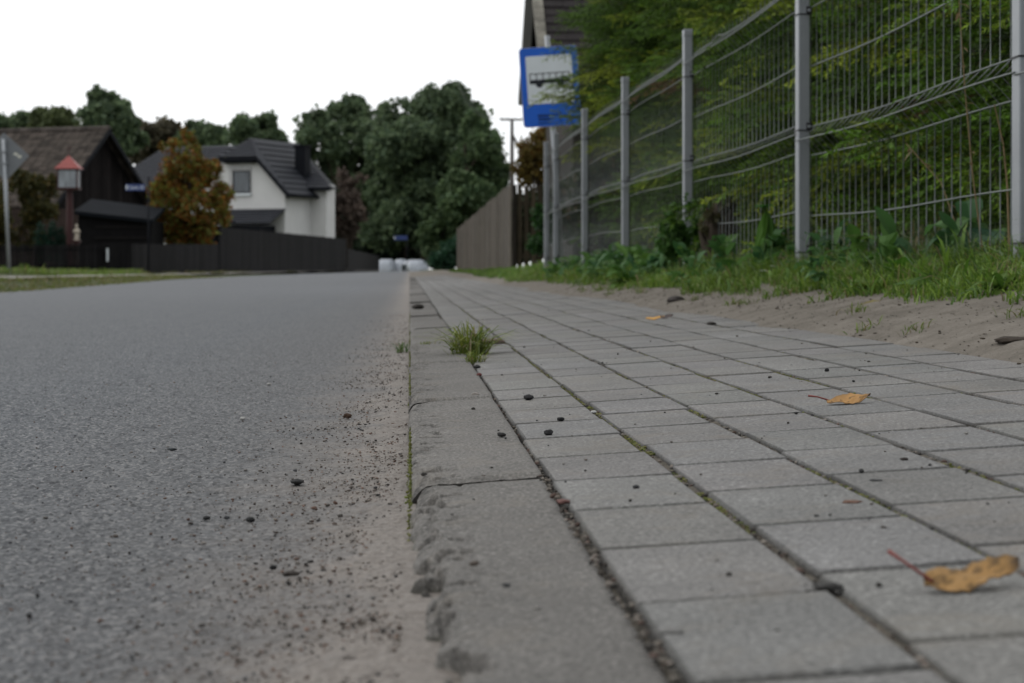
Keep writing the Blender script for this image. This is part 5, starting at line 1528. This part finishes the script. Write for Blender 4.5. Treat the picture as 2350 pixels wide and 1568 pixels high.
# grit lying in the joints
n = 5200
row = rs.integers(0, 7, n); Y = .8 * (8 / .8) ** rs.uniform(0, 1, n); X = KW + .0002 + row * PW + rs.normal(0, .0022, n)
stones('joint_grit', X, Y, zg(np.clip(X, .011, .8), Y) - .0030, np.clip(rs.lognormal(math.log(.0024), .4, n), .001, .006), rs, [(.07, .06, .05), (.13, .11, .09), (.18, .16, .135), (.24, .21, .18), (.12, .08, .065), (.05, .045, .04)])
n = 380
Y = .9 * (9 / .9) ** rs.uniform(0, 1, n); X = rs.uniform(.01, .8, n)
stones('footway_grit', X, Y, zg(np.clip(X, .011, .8), Y) + .0005, np.clip(rs.lognormal(math.log(.0020), .5, n), .001, .005), rs, [(.03, .03, .03), (.05, .045, .04), (.12, .10, .085), (.25, .24, .22)])
n = 2600
Y = 2.6 + 9 * rs.uniform(0, 1, n); X = .78 + .3 * rs.uniform(0, 1, n)
stones('sand_debris', X, Y, sand_z(X, Y) + .001, np.clip(rs.lognormal(math.log(.0024), .55, n), .0010, .010), rs, [(.04, .035, .03), (.08, .06, .045), (.13, .11, .09), (.06, .045, .03)], .35)
n = 15000
row = rs.integers(1, 7, n); Y = .85 * (10 / .85) ** rs.uniform(0, 1, n); X = KW + .0002 + row * PW + rs.normal(0, .0028, n)
k = fbm(Y * 2.6 + row * 7, row * 3.1, 95) > (.50 - .03 * (row > 1)); X, Y = X[k], Y[k]
stones('moss', X, Y, zg(np.clip(X, .011, .8), Y) - .0030, np.clip(rs.lognormal(math.log(.0025), .35, len(X)), .0012, .005), rs, [(.12, .13, .028), (.17, .165, .05), (.08, .10, .02), (.14, .13, .06)], .5)
n = 2200
Y = 1.2 * (8 / 1.2) ** rs.uniform(0, 1, n); X = .001 - np.abs(rs.normal(0, .0012, n)); k = fbm(Y * 3, 0, 97) > .47; X, Y = X[k], Y[k]
stones('kerb_moss', X, Y, zg(X, Y) + .012 * rs.uniform(.2, 1, len(X)), np.clip(rs.lognormal(math.log(.0018), .35, len(X)), .001, .0032), rs, [(.10, .12, .02), (.15, .15, .04)], .6)

def pebble(x, y, size, col, label, flat=.7, seed=0, cat='pebble', name='pebble', rise=0.0):
    """size is the width in picture units (2350 wide)."""
    p = G(x, y); d = p.y * CY + p.x * SY; s = size / FPX * d * .5
    r = np.random.default_rng(seed + int(x * 7 + y))
    V = IV2 * (1 + .75 * (fbm(IV2[:, 0] * 1.7 + seed, IV2[:, 1] * 1.7 + IV2[:, 2] * 1.3, int(x) % 97) - .5)[:, None] + .10 * r.uniform(-1, 1, (len(IV2), 1)))
    V = V * np.array([1, 1.1, flat]) * s
    V = V + np.array([0, 0, -V[:, 2].min() - s * .10])
    o = mesh_np(name, V, IF2, M_STONE, col=np.tile(np.array(col), (len(V), 1)))
    o.location = (p.x, p.y, p.z + (rise if x > 940 else .0012)); o.rotation_euler = (0, 0, r.uniform(0, 6))
    return tag(o, label, cat)
for a in [
    (1214, 918, 23, (.022, .021, .022), 'black pebble on a paver, highest of the dark group right of the kerb', .55),
    (1286, 966, 15, (.02, .02, .021), 'small black pebble lying right of the dark group on the pavers', .6),
    (1259, 999, 21, (.02, .019, .02), 'black pebble on a cross joint, right of the lowest pair', .65),
    (1151, 1003, 19, (.024, .023, .022), 'black pebble on the kerb stone beside the paver joint', .55),
    (1091, 909, 16, (.34, .31, .28), 'pale pebble on the kerb stone', .6),
    (1099, 864, 11, (.13, .045, .04), 'small red stone in the joint beside the kerb, below the grass tuft', .7),
    (1094, 846, 15, (.05, .05, .048), 'dark grey stone in the joint just below the grass tuft', .6),
    (1040, 808, 15, (.018, .018, .018), 'black stone at the left foot of the grass tuft', .7),
    (1362, 949, 13, (.46, .46, .45), 'white stone in the mossy joint', .55),
    (1292, 1156, 30, (.16, .085, .075), 'reddish stone chip in the joint between kerb and pavers', .4),
    (1460, 1120, 15, (.04, .04, .042), 'tiny dark pebble alone on a paver in the middle of the footway', .5),
    (1162, 1347, 20, (.035, .035, .036), 'dark pebble on the nearest kerb stone', .4),
    (557, 967, 13, (.42, .41, .39), 'white pebble on the asphalt, the nearer of two', .6),
    (617, 886, 10, (.42, .41, .39), 'white pebble on the asphalt, the farther of two', .6),
    (797, 962, 17, (.075, .045, .03), 'brown clod on the road near the kerb', .7),
    (395, 1036, 20, (.030, .036, .038), 'flat dark chip alone on the open asphalt', .3),
    (681, 1115, 30, (.035, .034, .033), 'largest dark stone on the road', .45),
    (843, 1175, 22, (.038, .036, .034), 'dark stone on the road near the kerb corner chip', .55),
    (475, 1197, 16, (.022, .022, .022), 'black pebble on the road, left one of a row of three', .6),
    (521, 1196, 13, (.05, .052, .055), 'grey pebble on the road, middle one of a row of three', .6),
    (575, 1202, 18, (.022, .022, .022), 'black pebble on the road, right one of a row of three', .65),
    (627, 1313, 16, (.018, .018, .018), 'round black pebble on the sandy road edge', .8),
    (668, 1326, 34, (.05, .042, .036), 'brown flat crumb beside the round black pebble', .35),
    (1897, 853, 10, (.03, .03, .03), 'small black pebble on the pavers behind the mid footway leaf', .8),
    (1550, 697, 36, (.055, .047, .043), 'dark lump lying on the sand before the grass', .5),
    (1955, 1154, 42, (.15, .085, .060), 'brown leaf crumb on a paver behind the nearest leaf', .18),
    (2075, 1057, 20, (.035, .028, .024), 'small dark crumb on a paver at the right', .35),
    (2012, 1104, 34, (.045, .045, .045), 'flat grey sliver on a paver at the right', .15),
    (1900, 1352, 60, (.05, .048, .045), 'dark grey crumb in the joint left of the nearest leaf', .3),
    (2335, 788, 95, (.045, .034, .025), 'dark strip of bark on the sand at the right edge', .22),
    (1633, 746, 20, (.05, .045, .04), 'dark crumb at the edge of the pavers and the sand', .4),
    (960, 709, 26, (.05, .045, .04), 'dark clod on the far kerb stone', .45),
    (1125, 790, 60, (.16, .105, .095), 'pinkish paver chip lying right of the grass tuft', .25),
    (1540, 1455, 55, (.20, .195, .185), 'pale crumb in the joint of the nearest pavers', .3),
]:
    pebble(*a[:5], flat=a[5])

# ------------------------------------------------------------------ fallen leaves
M_FALLEN = simple('dry leaf', (1, 1, 1), .6, .3, .28, 70, .0006, 120, tint=True)
def fallen_leaf(loc, ln, wd, rise, az, col, tipc, label, seed, pet=None, jag=.16, lift=.001, curl=.3):
    """A dry leaf resting on its front edge, its blade tipped up towards the back and the tip raised."""
    r = np.random.default_rng(seed)
    nu, nv = 40, 16
    V = []; C = []
    for i in range(nu + 1):
        u = i / nu
        wf = (math.sin(math.pi * min(1, max(0, u * .96 + .02)) ** .8)) ** .65
        wf *= 1 - jag * abs(math.sin(u * 19 + seed)) * (.4 + u) - jag * .5 * r.uniform(0, 1)
        for j in range(nv + 1):
            v = j / nv - .5
            x = u * ln; y = v * wd * wf
            z = lift + (v * wf + .5) * rise * (.75 + .6 * u) + .25 * rise * abs(v) * 2 * wf * curl + rise * 1.25 * max(0, u - .40) ** 1.5 + rise * .18 * math.sin(u * 8 + v * 5 + seed)
            z += rise * .10 * abs(math.sin((u * 9 + abs(v) * 5)))
            V.append((x, y, max(z, lift * .5)))
            e = max(0, min(1, (abs(v) * 2 - .82) * 5)); tt = max(0, min(1, (u - .86) * 6)); k = max(e * .45, tt)
            sp = .45 if fbm(u * 9, v * 7, seed) > .64 else 1
            C.append(np.array(col) * sp * (1 - k) + np.array(tipc) * k)
    F = [(i * (nv + 1) + j, (i + 1) * (nv + 1) + j, (i + 1) * (nv + 1) + j + 1, i * (nv + 1) + j + 1) for i in range(nu) for j in range(nv)]
    e = empty('fallen_leaf', loc, label, 'leaf', az)
    b = mesh_np('blade', np.array(V), np.array(F), M_FALLEN, e, np.array(C), True)
    so_ = b.modifiers.new('thickness', 'SOLIDIFY'); so_.thickness = .0004
    if pet:
        m = MB(); m.tube([(.004, 0, .004 + lift), tuple(Vector(pet) * .5 + Vector((0, 0, .004))), tuple(pet)], [.0009, .0008, .0012], 8, col=(.23, .062, .052)); m.build('stalk', M_FALLEN, e, True)
    return e
p = G(2122, 1362); d = p.y
fallen_leaf((p.x, p.y, p.z + .0005), .047, .022, .0100, -YAW + .10, (.33, .185, .060), (.06, .045, .035), 'golden brown dry leaf with a red stalk on the nearest pavers', 5, (-.0145, .012, .0185))
p = G(1897, 932)
fallen_leaf((p.x, p.y, p.z + .0005), .046, .026, .0085, -YAW - .05, (.36, .19, .055), (.05, .03, .022), 'orange brown curled leaf with a thin red stalk in the middle of the footway', 8, (-.019, .004, .010))
p = G(1482, 735)
fallen_leaf((p.x, p.y, p.z + .001), .050, .04, .006, -YAW + .1, (.52, .27, .045), (.35, .16, .03), 'small yellow leaf at the edge of the sand', 11)
p = G(1516, 733)
fallen_leaf((p.x, p.y, p.z + .001), .035, .03, .008, -YAW + .3, (.07, .05, .045), (.05, .04, .035), 'dark shrivelled leaf touching the yellow leaf by the sand', 12)
p = G(1975, 706)
fallen_leaf((p.x, p.y, p.z + .002), .045, .03, .010, -YAW - .2, (.16, .13, .025), (.09, .035, .02), 'olive and brown leaf lying at the edge of the grass', 14)
